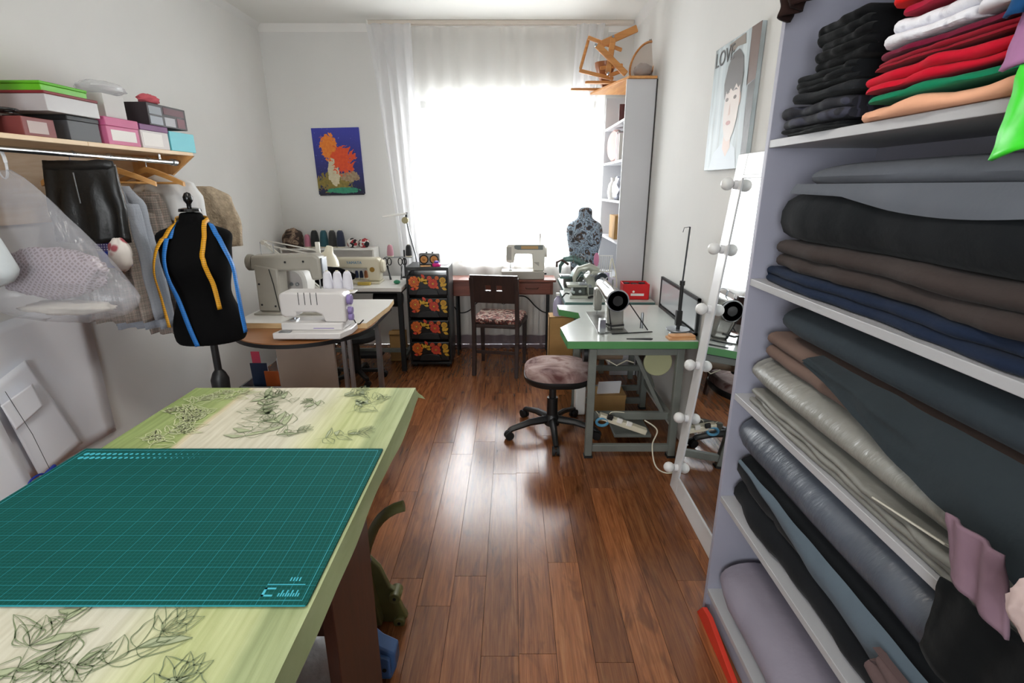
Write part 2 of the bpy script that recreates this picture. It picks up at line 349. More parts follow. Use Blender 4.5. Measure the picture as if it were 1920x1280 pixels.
def leafshape(mb, ox, oy, ang, L, wd, z, w, fill=None, rnd=RND):
    c, s = math.cos(ang), math.sin(ang); up = []; dn = []
    for i in range(15):
        t = i/14; h = wd*math.sin(PI*t**.75)*(1+.12*math.sin(t*11+ox*40)); bend = .25*L*t*t
        for lst, sg in ((up, 1), (dn, -1)): a, b = t*L, sg*h+bend; lst.append((ox+a*c-b*s, oy+a*s+b*c))
    ribbon(mb, up, w, z); ribbon(mb, dn, w, z); mid = [((a[0]+b[0])/2, (a[1]+b[1])/2) for a, b in zip(up, dn)]; ribbon(mb, mid, w*.7, z)
    if fill is not None:
        fill.add([(p[0], p[1], z-.0004) for p in up]+[(p[0], p[1], z-.0004) for p in mid], [(i, i+1, 15+i+1, 15+i) for i in range(14)])
def sprig(mb, x, y, ang, sc, z, n, w, fill, rnd):
    pts = []; a = ang; px, py = x, y
    for i in range(n+1):
        pts.append((px, py)); a += rnd.uniform(-.35, .35); px += math.cos(a)*sc*.45; py += math.sin(a)*sc*.45
    ribbon(mb, pts, w*.8, z)
    for i in range(1, n+1):
        for sgn in (-1, 1):
            leafshape(mb, pts[i][0], pts[i][1], ang+sgn*rnd.uniform(.3, 1.7), sc*rnd.uniform(.45, 1.1), sc*rnd.uniform(.10, .30), z, w, fill if rnd.random() < .35 else None)
    for k in range(3): leafshape(mb, pts[-1][0], pts[-1][1], ang+(k-1)*.5, sc*.7, sc*.2, z, w)
rr = random.Random(5); z = TZ+.0024
dk, fl_, lt_ = MB(), MB(), MB()
for x, y, a, sc, n in ((-.80, 1.70, 2.2, .085, 4), (-.66, 1.76, .4, .07, 3), (-.72, 1.52, 2.8, .085, 5), (-.58, 1.62, .9, .08, 4), (-.86, 1.42, 1.2, .08, 4), (-.62, 1.43, .2, .075, 4), (-.9, 1.60, 1.7, .07, 3),
                       (-.76, .52, 1.75, .10, 4), (-.70, .62, .8, .09, 3), (-.95, .66, 2.3, .09, 4), (-.82, .70, 1.4, .07, 3), (-.9, .45, 2.6, .1, 3), (-.62, .56, 1.0, .075, 3), (-.68, 1.68, 3.0, .06, 3), (-.93, 1.72, 1.0, .06, 3), (-.78, 1.45, .3, .07, 3), (-.52, 1.72, 2.4, .06, 3), (-.84, .62, .3, .07, 4), (-1.0, .56, 1.3, .07, 3)): sprig(dk, x, y, a, sc, z, n, .0011, fl_, rr)
for x, y, a, sc, n in ((-1.12, 1.36, 1.4, .09, 5), (-1.16, 1.56, 1.2, .08, 5), (-1.09, 1.72, 1.0, .07, 3), (-1.18, .8, 1.3, .09, 4), (-1.1, .55, 1.6, .09, 4), (-1.19, 1.44, .5, .07, 4), (-1.07, 1.5, 2.2, .07, 4), (-1.1, 1.62, 2.4, .07, 3), (-1.17, 1.75, .6, .06, 3)): sprig(lt_, x, y, a, sc, z, n, .0018, None, rr)
for mb, nm, mm in ((dk, 'leaf_print', mat('leaf_ink', '#74815e', .7)), (fl_, 'leaf_shading_print', mat('leaf_wash', '#a5ad8c', .7)), (lt_, 'pale_leaf_print', mat('leaf_pale_ink', '#c0c69c', .7))):
    o = mb.build(nm, mm, clo, world=True, smooth=False); o['kind'] = 'stuff'
# cutting mat
MX0, MX1, MY0, MY1 = -1.285, -.388, .768, 1.367
def mat_pat(q):
    x, y, _ = q.sep(q.coord()); base = q.mix(q.noise(q.coord(), 3, 3), '#04443f', '#065049')
    g = q.math('MAXIMUM', q.line(x, 100, .11), q.line(y, 100, .11)); g5 = q.math('MAXIMUM', q.line(x, 20, .022), q.line(y, 20, .022))
    base = q.mix(q.math('MULTIPLY', g, .34), base, '#218487'); return q.mix(q.math('MULTIPLY', g5, .6), base, '#2f95a4')
gm = thing('cutting_mat', 'dark teal gridded cutting mat lying on the green tablecloth', 'cutting mat', (MX0, MY0, TZ+.0026))
MB().prism([(p[0]+.4485, p[1]+.2995) for p in rrect(.897, .599, .005)], 0, .003).build('mat_sheet', mat('cutting_mat', '#07564f', .75, spec=.15, pattern=mat_pat), gm)
cyan = mat('mat_print', '#3fb2c6', .5)
m = MB()
for i in range(22):
    t = 1/(1+i*.12); m_ = .0012
    for j in range(2):
        x = .03+i*.0165; y = .565-j*.022; r = .0075*(1-i/24); m.flat([(x+r*math.cos(a), y+r*math.sin(a), .0034) for a in [2*PI*k/10 for k in range(10)]])
o = m.build('dot_scale_print', cyan, gm, smooth=False); o['kind'] = 'stuff'
m = MB().b2((.012, .012, .003), (.885, .0128, .0033)).b2((.012, .5862, .003), (.885, .587, .0033)).b2((.012, .012, .003), (.0128, .587, .0033)).b2((.8842, .012, .003), (.885, .587, .0033))
m.build('border_print', cyan, gm)
m = MB().b2((.80, .052, .003), (.875, .0535, .0034)).b2((.80, .022, .003), (.822, .026, .0034)).b2((.80, .04, .003), (.822, .044, .0034)).b2((.80, .022, .003), (.805, .044, .0034)); m.build('corner_print', cyan, gm)
m = MB()
for k in range(9): m.b2((.832+k*.0048, .022, .003), (.8345+k*.0048, .03+.008*(k % 2), .0034))
for k in range(4): m.b2((.84+k*.006, .062, .003), (.8425+k*.006, .072, .0034))
o = m.build('tick_print', cyan, gm); o['kind'] = 'stuff'
# things under the right edge of the table
olive = mat('olive_plastic', '#6b6a3e', .4, var=(8, .2)); blue_pl = mat('blue_plastic', '#3f5f8e', .4, var=(6, .2))
b = thing('plastic_bracket', 'olive green plastic bracket with screw holes standing on the floor by the table', 'bracket', (-.47, 1.56, 0))
m = MB(); prof = [(-.10, 0), (.04, 0), (.07, .02), (.04, .10), (.055, .13), (.01, .16), (-.02, .25), (-.06, .30), (-.10, .28)]
m.prism(prof, -.012, .012, 'y').prism([(-.10, .02), (-.02, .02), (-.05, .22), (-.10, .26)], -.05, .05, 'y'); m.build('body', olive, b, bevel=.004)
for x, z_ in ((.045, .012), (.035, .125)):
    MB().cyl((x-.005, -.03, z_), (x-.005, .03, z_), .022).build('lug', olive, b, bevel=.003); MB().cyl((x-.005, -.0325, z_), (x-.005, -.03, z_), .006).build('screw_hole', black_rubber, b)
h = thing('curved_handle', 'olive curved lever handle rising beside the brown table leg', 'handle', (-.50, 1.475, 0))
pts = [Vector((-.04+.0*t, .0, 0)) for t in (0,)]+[Vector((-.04+.02*t+.15*t*t*t, .02*t, .56*math.sin(t*1.45))) for t in [i/14 for i in range(1, 15)]]
MB().tube(pts, [.013]*15, 10, flat=1.5).build('grip', olive, h); MB().box((-.04, 0, .006), (.07, .05, .012)).build('base', olive, h, bevel=.003)
b = thing('plastic_latch', 'blue plastic fitting on the floor next to the table leg', 'fitting', (-.44, 1.34, 0))
MB().prism([(-.09, 0), (.03, 0), (.05, .05), (.05, .11), (.0, .14), (-.05, .2), (-.09, .2)], -.03, .03, 'y').build('body', blue_pl, b, bevel=.006)
MB().prism([(-.03, .03), (.035, .03), (.035, .1), (-.01, .12)], -.045, -.03, 'y').build('flange', blue_pl, b, bevel=.003)
MB().cyl((.015, -.048, .06), (.015, -.045, .06), .007).build('screw_hole', black_rubber, b)
MB().bar((-.07, -.02, .17), (-.06, .12, .37), .02, .02).build('rod', blue_pl, b)
clear_bag = mat('cloudy_polythene', '#e8e9ec', .25, alpha=.55, bump=(18, .6)); milky = mat('milky_polythene', '#e4e5e8', .3, alpha=.86, bump=(22, .7))
def crumpled(c, r, seed, amp=.22, nu=26, nv=16, f=2.6):
    m = MB(); m.ball((0, 0, 0), 1, nu, nv); out = []
    for p in m.v:
        v = Vector(p); k = 1+amp*noise.noise(v*f+Vector((seed, seed*2, 0)))+amp*.5*noise.noise(v*f*2.7+Vector((0, seed, 9))); out.append((c[0]+v.x*r[0]*k, c[1]+v.y*r[1]*k, c[2]+v.z*r[2]*k))
    m.v = out; return m
def floor_clip(m, z=0): m.v = [(a, b_, max(c, z)) for a, b_, c in m.v]; return m
tag(floor_clip(crumpled((-.72, 1.22, .13), (.15, .12, .16), 3)).build('plastic_bag', milky, sharp=60), 'crumpled white plastic bag on the floor under the cutting table', 'bag')
# ------------------------------------------------------------------ fabric rack
lav = mat('lavender_paint', '#9d9dab', .5, var=(2.5, .06)); shelf_m = mat('grey_shelf_paint', '#a9a9ac', .45, var=(3, .08))
RX, RXB, RY0, RY1 = .757, 1.085, -.55, 1.6
rk = thing('fabric_rack', 'tall lavender grey shelf rack crammed with folded fabrics', 'shelf rack', (.92, .5, 0))
SH = [.10, .515, .917, 1.31, 1.72, 2.16]
for y in (RY0, RY1): MB().b2((RX, y, 0), (RXB, y+.02, 2.45)).build('side_panel', lav, rk, world=True, bevel=.0015)
for z in SH: MB().b2((RX+.002, RY0+.02, z-.011), (RXB, RY1, z+.011)).build('shelf', shelf_m, rk, world=True, bevel=.0015)
MB().b2((RXB-.006, RY0, .02), (RXB, RY1, 2.44)).build('back_panel', lav, rk, world=True)
MB().b2((RX+.02, RY0+.02, 0), (RX+.035, RY1, .085)).build('plinth', lav, rk, world=True)
def slab(y0, y1, z0, z1, n, seed, xf=None, xb=1.06, amp=.012, sag=.012, ny=48, skew=0, wav=0, taper=.75):
    xf = RX+.015 if xf is None else xf; h = (z1-z0)/n; rings = []
    for i in range(ny+1):
        t = i/ny; y = y0+(y1-y0)*t; e = min(1, min(t, 1-t)*9); e = taper+(1-taper)*math.sin(e*PI/2); ring = []
        zm = z0
        yo = 0
        def P(x, z):
            dz = -sag*abs(nz(y*4, x*5, seed))+wav*(math.sin(y*31+seed)-1)*((z-z0)/max(z1-z0, .01))
            ring.append((x, y+yo+skew*(z-z0), max(z0+.0006, z0+(z-z0)*(.72+.28*e)+max(dz*(0 if z <= z0 else 1), -.3*h))))
        P(xb, z0)
        for k in range(n):
            yo = .035*nz(k*2.7, seed*1.3) if n > 1 else 0
            off = amp*nz(y*3.3, k*1.7, seed)+amp*.6*nz(y*11, k*3.1, seed+4)+amp*.35*nz(y*29, k*5.3, seed+8)+(1-e)*.05
            for a in (-78, -45, -15, 15, 45, 78):
                a = math.radians(a); P(xf+off+min(h*.7, .05)*(1-math.cos(a)), z0+h*k+h/2+h/2*math.sin(a)/math.sin(math.radians(78)))
        yo = 0; P((xf+xb)/2, z1); P(xb, z1); rings.append(ring)
    return MB().loft(rings)
def bolt(y0, y1, cx, cz, rx, rz, seed, amp=.05, ny=30, crease=0, sagz=0):
    rings = []
    for i in range(ny+1):
        t = i/ny; y = y0+(y1-y0)*t; e = min(1, min(t, 1-t)*14); k = .86+.14*math.sin(e*PI/2)
        rings.append([(cx+rx*k*math.cos(a)*(1+amp*nz(y*5, a, seed)+crease*nz(y*26, a*1.2, seed)), y, max(cz-rz+.001, min(cz+rz-.0005, cz+sagz*t+rz*k*math.sin(a)*(1+amp*nz(y*5, a+9, seed)+crease*nz(y*26, a*1.2, seed+3))))) for a in [2*PI*j/22 for j in range(22)]])
    return MB().loft(rings)
def fab(mb, name, m, label, group=None, cat='fabric', sharp=50): return tag(mb.build(name, m, sharp=sharp), label, cat, group)
z3 = SH[0]+.012
fab(bolt(-.3, 1.56, RX+.13, z3+.085, .125, .083, 2, crease=.03), 'fabric_roll', cloth('lavender_grey_satin', '#8b8592', rough=.55), 'lavender grey satin fabric roll lying alone on the lowest rack shelf')
z4 = SH[1]+.012
fab(slab(-.3, 1.56, z4, z4+.2, 2, 3, amp=.015), 'folded_fabric', cloth('black_denim', '#15171a'), 'thick black denim folded on the shelf above the lavender roll')
fab(bolt(-.3, 1.57, RX+.13, z4+.2+.077, .125, .075, 5, crease=.05), 'fabric_roll', mat('grey_leatherette', '#4c525c', .38, bump=(10, .5, (1, 3, 1)), var=(6, .2)), 'shiny blue grey leatherette roll on top of the black denim')
# pale underside of the denim hanging over the front edge
def flapf(u, v):
    y = 1.5-u*.95; top = z4+.205; drop = (.015+.11*min(1, u*1.1))*(1-.25*math.sin(u*12)*.3)
    return (RX+.012-.006-.012*math.sin(v*PI)+.008*nz(y*9, v), y, top-drop*v)
fab(MB().grid(flapf, 40, 6), 'fabric_flap', cloth('washed_denim', '#56626c'), 'frayed pale denim flap folded over the black denim pile', None, 'fabric')
fab(slab(-.3, .80, z4+.12, z4+.19, 2, 8, xf=RX-.045, xb=RX-.012, amp=.006), 'folded_fabric', cloth('dusty_brown', '#5b4a49'), 'dusty brown cloth strip tucked under the leatherette roll')
z5 = SH[2]+.012
silver = mat('silver_lining_cloth', '#76756f', .6, bump=(30, .35), var=(7, .15)); silver2 = mat('silver_satin', '#85847e', .42, bump=(14, .6, (1, 3, 1)), var=(6, .15))
fab(slab(-.3, 1.52, z5, z5+.055, 3, 12, xf=RX+.01, amp=.014), 'folded_fabric', silver, 'flat folded silver grey lining at the bottom of the middle shelf')
fab(bolt(-.3, 1.55, RX+.12, z5+.055+.05, .112, .05, 14, crease=.06), 'fabric_roll', silver2, 'wrinkled silver satin roll resting on the flat silver lining')
fab(slab(-.3, 1.53, z5+.157, z5+.245, 2, 17, xf=RX+.035, amp=.012), 'folded_fabric', cloth('brown_wool', '#6b5850'), 'mid brown woollen fabric folded over the silver satin roll')
fab(bolt(-.3, 1.45, RX+.14, z5+.245+.052, .115, .05, 19), 'fabric_roll', cloth('slate_wool', '#2d353b'), 'dark slate roll squeezed directly under the third shelf')
def drapef(u, v):
    y = 1.22-u*1.5; drop = min(.02+.33*u, .2)*(1+.1*nz(u*7, 2)); bul = .02*nz(y*5, v*2, 7)
    return (RX+.03-.035*math.sin(min(v*2, 1)*PI/2)+.01*nz(y*12, v*4)-.012*v+bul*.4, y, z5+.262-drop*v)
fab(MB().grid(drapef, 50, 10), 'draped_fabric', cloth('slate_drape', '#2b3236'), 'dark slate cloth drooping diagonally across the silver roll', sharp=180)
z6 = SH[3]+.012
fab(slab(-.3, 1.555, z6, z6+.05, 2, 22, xf=RX+.018, amp=.012), 'folded_fabric', cloth('navy_wool', '#182338'), 'navy blue fabric folded flat beneath the dark brown cloth')
fab(slab(-.3, 1.53, z6+.05, z6+.135, 2, 25, xf=RX+.02, amp=.022), 'folded_fabric', cloth('dark_brown_wool', '#3b3331'), 'dark brown cloth lying on the navy fabric')
fab(slab(-.3, 1.52, z6+.135, z6+.265, 1, 28, xf=RX+.012, amp=.016), 'folded_fabric', cloth('black_suiting', '#14171a'), 'big black suiting bolt between brown cloth and grey roll')
fab(bolt(-.3, 1.40, RX+.13, z6+.265+.037, .115, .035, 31), 'fabric_roll', cloth('mid_grey_suiting', '#565a62'), 'mid grey suiting roll on top of the black bolt')
def flap2(u, v):
    y = 1.45-u*1.3; d = .025+.028*max(0, math.sin(u*7-1.2))+.02*u
    return (RX+.022-.016*math.sin(v*PI*.6)+.006*nz(y*9, v), y, z6+.285-d*v)
fab(MB().grid(flap2, 40, 5), 'fabric_flap', cloth('mid_grey_flap', '#5d6169'), 'loose grey fabric edge hanging over the black bolt', sharp=180)
# upper shelf: three piles of folded garments
z7 = SH[4]+.012; PB = 'garments in the black pile on the upper shelf'
blk = cloth('black_jersey', '#0e0f11'); blk2 = cloth('black_knit', '#17191b'); chg = cloth('charcoal_jersey', '#26282b')
def nav_pat(q):
    v = q.n('ShaderNodeTexWave', {'Vector': q.coord(), 'Scale': 9, 'Distortion': 9, 'Detail': 2}).outputs[1]
    return q.ramp(v, [(.72, '#15161f'), (.9, '#2f3040')])
nvy = mat('navy_damask', '#15161f', .85, pattern=nav_pat)
z = z7
for h, n, mm, y0, y1, lab in ((.02, 2, blk2, 1.26, 1.53, 'thin black garment at the bottom of the black pile'), (.06, 2, nvy, 1.26, 1.56, 'navy patterned scarf folded in the black pile'), (.025, 1, chg, 1.26, 1.50, 'charcoal jersey folded above the navy patterned scarf'),
                              (.04, 3, blk2, 1.26, 1.50, 'black knit top folded under the shaggy black one'), (.105, 5, blk, 1.235, 1.44, 'shaggy black garment crowning the black pile')):
    fab(slab(y0, y1, z, z+h, n, z*31, xf=RX+.0, xb=1.03, amp=.02, wav=.004), 'folded_garment', mm, lab, PB, 'garment'); z += h
PR = 'garments in the red and white pile on the upper shelf'
def wh_pat(q): return q.ramp(q.vor(q.coord(), 45, 0), [(.1, '#b9b9c6'), (.32, '#e3e3ea')])
red = cloth('red_knit', '#c3122c'); z = z7
for h, n, mm, y0, y1, lab in ((.034, 1, cloth('peach_jersey', '#e6ab8b'), .45, 1.19, 'peach coloured garment at the bottom of the red pile'), (.02, 1, cloth('green_jersey', '#0d7a55'), .45, 1.18, 'bright green garment folded above the peach one'),
                              (.04, 2, red, .5, 1.18, 'red knit top folded above the green garment'), (.018, 2, cloth('dark_red_jersey', '#8e1226'), .45, 1.17, 'dark red garment folded between red knit and burgundy'), (.018, 1, cloth('burgundy_jersey', '#6d0f2f'), .45, 1.16, 'burgundy garment folded under the white embroidered one'),
                              (.052, 2, mat('white_embroidery', '#dcdce4', .85, pattern=wh_pat, bump=(60, .5)), .93, 1.15, 'white embroidered cotton garment folded above the burgundy one'), (.022, 1, cloth('crimson_jersey', '#a40f33'), .94, 1.12, 'crimson garment folded above the white embroidery'),
                              (.034, 2, cloth('scarlet_cotton', '#dd1c1c'), .94, 1.15, 'scarlet shirt folded near the top of the red pile')):
    fab(slab(y0, y1, z, z+h, n, z*17+3, xf=RX-.012, xb=1.03, amp=.018, wav=.005), 'folded_garment', mm, lab, PR, 'garment'); z += h
fab(slab(.94, 1.08, z, z+.035, 1, 61, xf=RX+.0, amp=.02), 'folded_garment', cloth('emerald_cotton', '#12a06a'), 'emerald garment right under the white flap of the red pile', PR, 'garment')
def wflap(u, v):
    y = .96+.13*u; return (RX-.02+.25*v+.008*nz(u*5, v*4), y-.02*v, z+.08-.01*u+.07*v+.012*math.sin(u*5))
fab(MB().grid(wflap, 14, 14), 'folded_garment', cloth('white_cotton', '#e6e6ec'), 'smooth white garment slanting over the red pile', PR, 'garment', 180).modifiers.new('t', 'SOLIDIFY').thickness = .018
PM = 'garments in the mixed pile on the upper shelf'
z = z7+.131
for h, n, mm, lab in ((.062, 2, cloth('soft_white', '#e9e9f1'), 'soft white bundled garment hanging forward in the mixed pile'), (.06, 2, cloth('chocolate_jersey', '#463630'), 'chocolate brown garment above the bundled white one')):
    fab(slab(.45, .925, z, z+h, n, z*41, xf=RX-.025, xb=1.03, amp=.025, wav=.006), 'folded_garment', mm, lab, PM, 'garment'); z += h
def str_pat(q): return q.mix(q.line(q.math('ADD', q.sep(q.coord())[1], q.math('MULTIPLY', q.noise(q.coord(), 8), .05)), 75, .5), '#dfe0e8', '#39435f')
fab(slab(.46, .92, z, z+.05, 2, 77, xf=RX-.02, xb=1.0, amp=.03, wav=.01), 'folded_garment', mat('navy_stripes', '#dfe0e8', .9, pattern=str_pat), 'navy and white striped garment on the chocolate one', PM, 'garment')
fab(slab(.4, .80, z+.05, z+.11, 3, 79, xf=RX-.02, xb=1.0, amp=.03), 'folded_garment', cloth('pink_floral', '#b98ba0', var=.5), 'mottled pink garment topping the mixed pile', PM, 'garment')
def hang(name, label, m, pts_top, pts_bot, y_amp, cat, solid=.006, n=16, k=10):
    def fn(u, v):
        a = Vector(pts_top[0]).lerp(Vector(pts_top[1]), u); b = Vector(pts_bot[0]).lerp(Vector(pts_bot[1]), u); p = a.lerp(b, v)
        p.x += y_amp*math.sin(u*13+v*2)+y_amp*nz(u*5, v*4, k); return tuple(p)
    return tag(MB().grid(fn, n, n).build(name, m, sharp=180, solid=solid), label, cat)
hang('plastic_bag', 'neon green bag dangling off the upper rack shelf', mat('neon_green', '#3fe32f', .45), ((RX-.045, .79, z7+.03), (RX-.045, .62, z7+.05)), ((RX-.05, .80, z7-.095), (RX-.045, .62, z7-.05)), .005, 'bag')
hang('folded_garment', 'pink and lilac cloth slipping down beside the neon green bag', cloth('lilac_cotton', '#b07aa6', var=.4), ((RX-.04, .81, z7+.13), (RX-.04, .66, z7+.15)), ((RX-.042, .83, z7+.03), (RX-.042, .66, z7+.04)), .005, 'garment')
hang('folded_garment', 'blue cloth strip hanging beside the lilac cloth', cloth('petrol_blue', '#1f4a78'), ((RX-.05, .80, z7+.22), (RX-.05, .70, z7+.24)), ((RX-.05, .835, z7+.1), (RX-.05, .77, z7+.1)), .004, 'garment')
z8 = SH[5]
hang('scarf', 'dark brown and black scarf hanging from the rack top shelf', cloth('brown_black_scarf', '#2b1c19', var=.6), ((RX-.042, 1.56, z8+.02), (RX-.042, 1.36, z8+.02)), ((RX-.042, 1.53, z8-.145), (RX-.042, 1.42, z8-.12)), .02, 'scarf', .01, 24)
fab(slab(.9, 1.55, z8+.012, z8+.1, 3, 90, amp=.02), 'folded_garment', cloth('brown_top_fabric', '#33241f'), 'brown fabric folded on the topmost rack shelf', None, 'garment')
hang('folded_garment', 'dusty pink velvet cloth spilling from the middle rack shelf', cloth('dusty_pink', '#7d6470'), ((RX-.058, .70, z5+.17), (RX-.058, .60, z5+.17)), ((RX-.062, .66, z5+.08), (RX-.062, .56, z5+.06)), .004, 'garment')
tag(crumpled((RX-.10, .50, z5+.165), (.022, .04, .045), 8).build('fabric_scrap', cloth('blush_fleece', '#cdb7b4'), sharp=180), 'blush pink fleece scrap bulging next to the dusty pink cloth', 'fabric')
hang('tote_bag', 'black cloth bag hanging off the middle rack shelf', cloth('black_tote', '#0b0d0e'), ((RX-.02, .715, z5+.03), (RX-.02, .5, z5+.05)), ((RX-.025, .715, z5-.12), (RX-.025, .5, z5-.14)), .006, 'bag')
tag(MB().box((RX+.005, .83, z5+.058), (.02, .17, .004), rot=(-.12, .5, .0)).build('paper_tag', mat('cream_card', '#b9b4a8', .8), bevel=.001), 'long cream paper tag stuck into the silver lining', 'tag')
tag(MB().box((RX-.03, .70, z4+.035), (.004, .06, .04), rot=(.3, .1, .2)).build('price_tag', mat('mint_card', '#7fd6c0', .7), bevel=.001), 'small mint green tag on the black denim', 'tag')
tag(MB().prism([(1.52, .0), (1.60, .0), (1.56, .06), (1.50, .07), (1.2, .02), (1.2, 0)], RX-.028, RX-.01, 'x').build('magazine', mat('red_cover', '#c8321f', .5), bevel=.001), 'red booklet poking out from under the lowest rack shelf', 'booklet')
# ------------------------------------------------------------------ wall shelf, rail and boxes along the left wall
SX, SZ = -1.915, 1.795
ws = thing('wall_shelf', 'long pine wall shelf loaded with shoe boxes', 'shelf', (-2.1, 2.3, SZ))
MB().b2((XL+.002, 1.2, SZ-.02), (SX, 2.45, SZ)).build('board', pine, ws, world=True, bevel=.002)
MB().b2((XL+.002, 2.452, SZ-.02), (SX, 3.24, SZ)).build('board', pine, ws, world=True, bevel=.002)
for y0, y1 in ((1.2, 2.24), (2.243, 3.22)): MB().b2((XL+.002, y0, SZ-.36), (XL+.02, y1, SZ-.021)).build('back_board', pine, ws, world=True, bevel=.001)
MB().prism([(XL+.02, SZ-.021), (SX+.03, SZ-.021), (XL+.02, SZ-.30)], 3.18, 3.2, 'y').build('bracket', wood_mat('pine_edge', '#c08a4f', '#d3a066', 2), ws, world=True)
for y, z in ((2.3, -.1), (2.62, -.1), (2.3, -.2), (2.62, -.22), (2.0, -.12)): MB().cyl((XL+.02, y, SZ+z), (XL+.0235, y, SZ+z), .007).build('screw', black_rubber, ws, world=True)
RXL, RZL = -1.965, 1.735
hr = thing('clothes_rail', 'chrome clothes rail under the pine wall shelf', 'rail', (RXL, 2.3, RZL))
MB().cyl((RXL, 1.2, RZL+.01), (RXL, 3.10, RZL), .0125).build('tube', chrome, hr, world=True); MB().cyl((RXL, 3.10, RZL), (RXL, 3.135, RZL), .019).build('end_cap', steel, hr, world=True)
for y in (1.6, 3.0): MB().cyl((RXL, y, RZL), (RXL, y, SZ-.021), .006).build('hanger_bracket', chrome, hr, world=True)
def carton(name, label, x0, x1, y0, y1, z0, z1, m, lidm=None, lidh=.03, stick=None, dx=0, cat='box', grp='boxes on the pine wall shelf'):
    t = thing(name, label, cat, ((x0+x1)/2, (y0+y1)/2, z0), 0, grp)
    MB().b2((x0, y0, z0), (x1, y1, z1-(lidh if lidm else 0))).build('body', m, t, world=True, bevel=.002)
    if lidm: MB().b2((x0-.003, y0-.003, z1-lidh), (x1+.003, y1+.003, z1)).build('lid', lidm, t, world=True, bevel=.003)
    if stick: MB().b2((x1-.0005, y0+(y1-y0)*stick[0], z0+(z1-z0)*stick[2]), (x1+.0012, y0+(y1-y0)*stick[1], z0+(z1-z0)*stick[3])).build('label_sticker', stick[4], t, world=True)
    return t
crd = lambda n, c, r=.55: mat('card_'+n, c, r, var=(5, .05))
e = .001
carton('gift_box', 'small reddish brown box with pale label on the pine shelf', -2.14, -1.93, 2.16, 2.31, SZ+e, SZ+.072, crd('redbrown', '#7b3a38'), None, 0, (.15, .75, .15, .8, crd('silverlabel', '#b9a8a4')))
carton('shoe_box', 'dark grey cardboard box with a black lid under the silver box', -2.22, -1.945, 2.40, 2.575, SZ+e, SZ+.105, crd('darkgrey', '#4b4d50'), crd('black', '#1a1b1d'), .02)
carton('gift_box', 'flat silver box with a dark red end below the green lid', -2.2, -1.925, 2.29, 2.57, SZ+.107, SZ+.185, crd('silver', '#b7b5b6', .35), crd('darkred', '#7a2228'), .012)
carton('storage_box', 'bright lime green plastic box on top of the silver box', -2.17, -1.95, 2.31, 2.55, SZ+.187, SZ+.225, crd('lime', '#5fb81b', .35), crd('lime2', '#58ad18'), .012)
carton('shoe_box', 'pink and magenta shoe box with a white label', -2.2, -1.93, 2.60, 2.82, SZ+e, SZ+.125, crd('pink', '#c4668c'), crd('magenta', '#c05a86'), .04, (.12, .88, .15, .55, sticker))
carton('shoe_box', 'white shoe box with a purple lid beside the pink box', -2.2, -1.93, 2.835, 3.055, SZ+e, SZ+.12, crd('whitebox', '#cfc9c8'), crd('purple', '#6a2f68'), .03, (.05, .75, .1, .65, sticker))
carton('storage_box', 'turquoise box at the end of the pine wall shelf', -2.18, -1.93, 3.07, 3.30, SZ+e, SZ+.105, crd('turquoise', '#6cc3cf'))
t = carton('photo_box', 'dark box printed with grey pictures on top of the white shoe box', -2.19, -1.935, 2.93, 3.26, SZ+.122, SZ+.235, crd('darkprint', '#2a2124'))
for k, (a, b, c, d, col) in enumerate(((2.94, 3.04, .13, .17, '#9aa0a8'), (2.94, 3.04, .18, .22, '#8b9096'), (3.06, 3.15, .13, .175, '#a9a9ad'), (3.06, 3.24, .19, .225, '#5c3038'), (3.17, 3.24, .13, .18, '#6b3840'))):
    MB().b2((-1.936, a, SZ+c), (-1.9335, b, SZ+d)).build('picture_print', crd('pp%d' % k, col), t, world=True)
carton('carton', 'plain pale grey carton standing on the pink shoe box', -2.12, -1.96, 2.66, 2.80, SZ+.127, SZ+.235, crd('palegrey', '#c3c1be'))
tag(crumpled((-2.03, 2.75, SZ+.268), (.09, .11, .032), 5).build('plastic_wrap', clear_bag, sharp=60), 'crumpled clear plastic wrap lying on the pale carton', 'wrap')
tag(crumpled((-2.0, 3.05, SZ+.262), (.045, .06, .027), 7).build('fabric_scrap', cloth('red_white_scrap', '#c9616a', var=.6), sharp=60), 'small red and white scrap on the dark picture box', 'fabric')
t = thing('round_tin', 'round tan tin standing on a speckled grey tin', 'tin', (-2.06, 2.06, SZ+.085))
MB().lathe([(0, 0), (.088, 0), (.09, .004), (.09, .07), (0, .07)], n=28).build('body', crd('tan', '#b58e6a'), t); MB().lathe([(.092, .06), (.093, .08), (.085, .084), (0, .084)], n=28).build('lid', crd('brownlid', '#4a3a34'), t)
t = thing('round_tin', 'round speckled grey tin at the bottom on the pine shelf', 'tin', (-2.06, 2.06, SZ+e))
MB().lathe([(0, 0), (.09, 0), (.09, .06), (0, .06)], n=28).build('body', mat('speckled', '#9c9894', .6, var=(60, .6)), t); MB().lathe([(.093, .055), (.093, .082), (0, .082)], n=28).build('lid', crd('greylid', '#8d8a88'), t)
MBr = MB().b2((-2.14, 2.0, SZ+.172), (-1.975, 2.11, SZ+.33)); tag(MBr.build('box_file', crd('red', '#c81724'), bevel=.003), 'bright red box standing on the tan tin', 'box', 'boxes on the pine wall shelf')
sc = thing('scissors', 'black handled scissors lying on the small reddish box', 'scissors', (-1.99, 2.22, SZ+.075))
MB().tube([(.0+.03*math.cos(a), -.05+.04*math.sin(a), .02) for a in [2*PI*i/14 for i in range(15)]], .006).tube([(-.05+.025*math.cos(a), -.04+.035*math.sin(a), .02) for a in [2*PI*i/14 for i in range(15)]], .006).build('handle', black_plastic, sc); MB().bar((-.01, -.02, .012), (-.04, .05, .012), .012, .003).build('blade', chrome, sc)
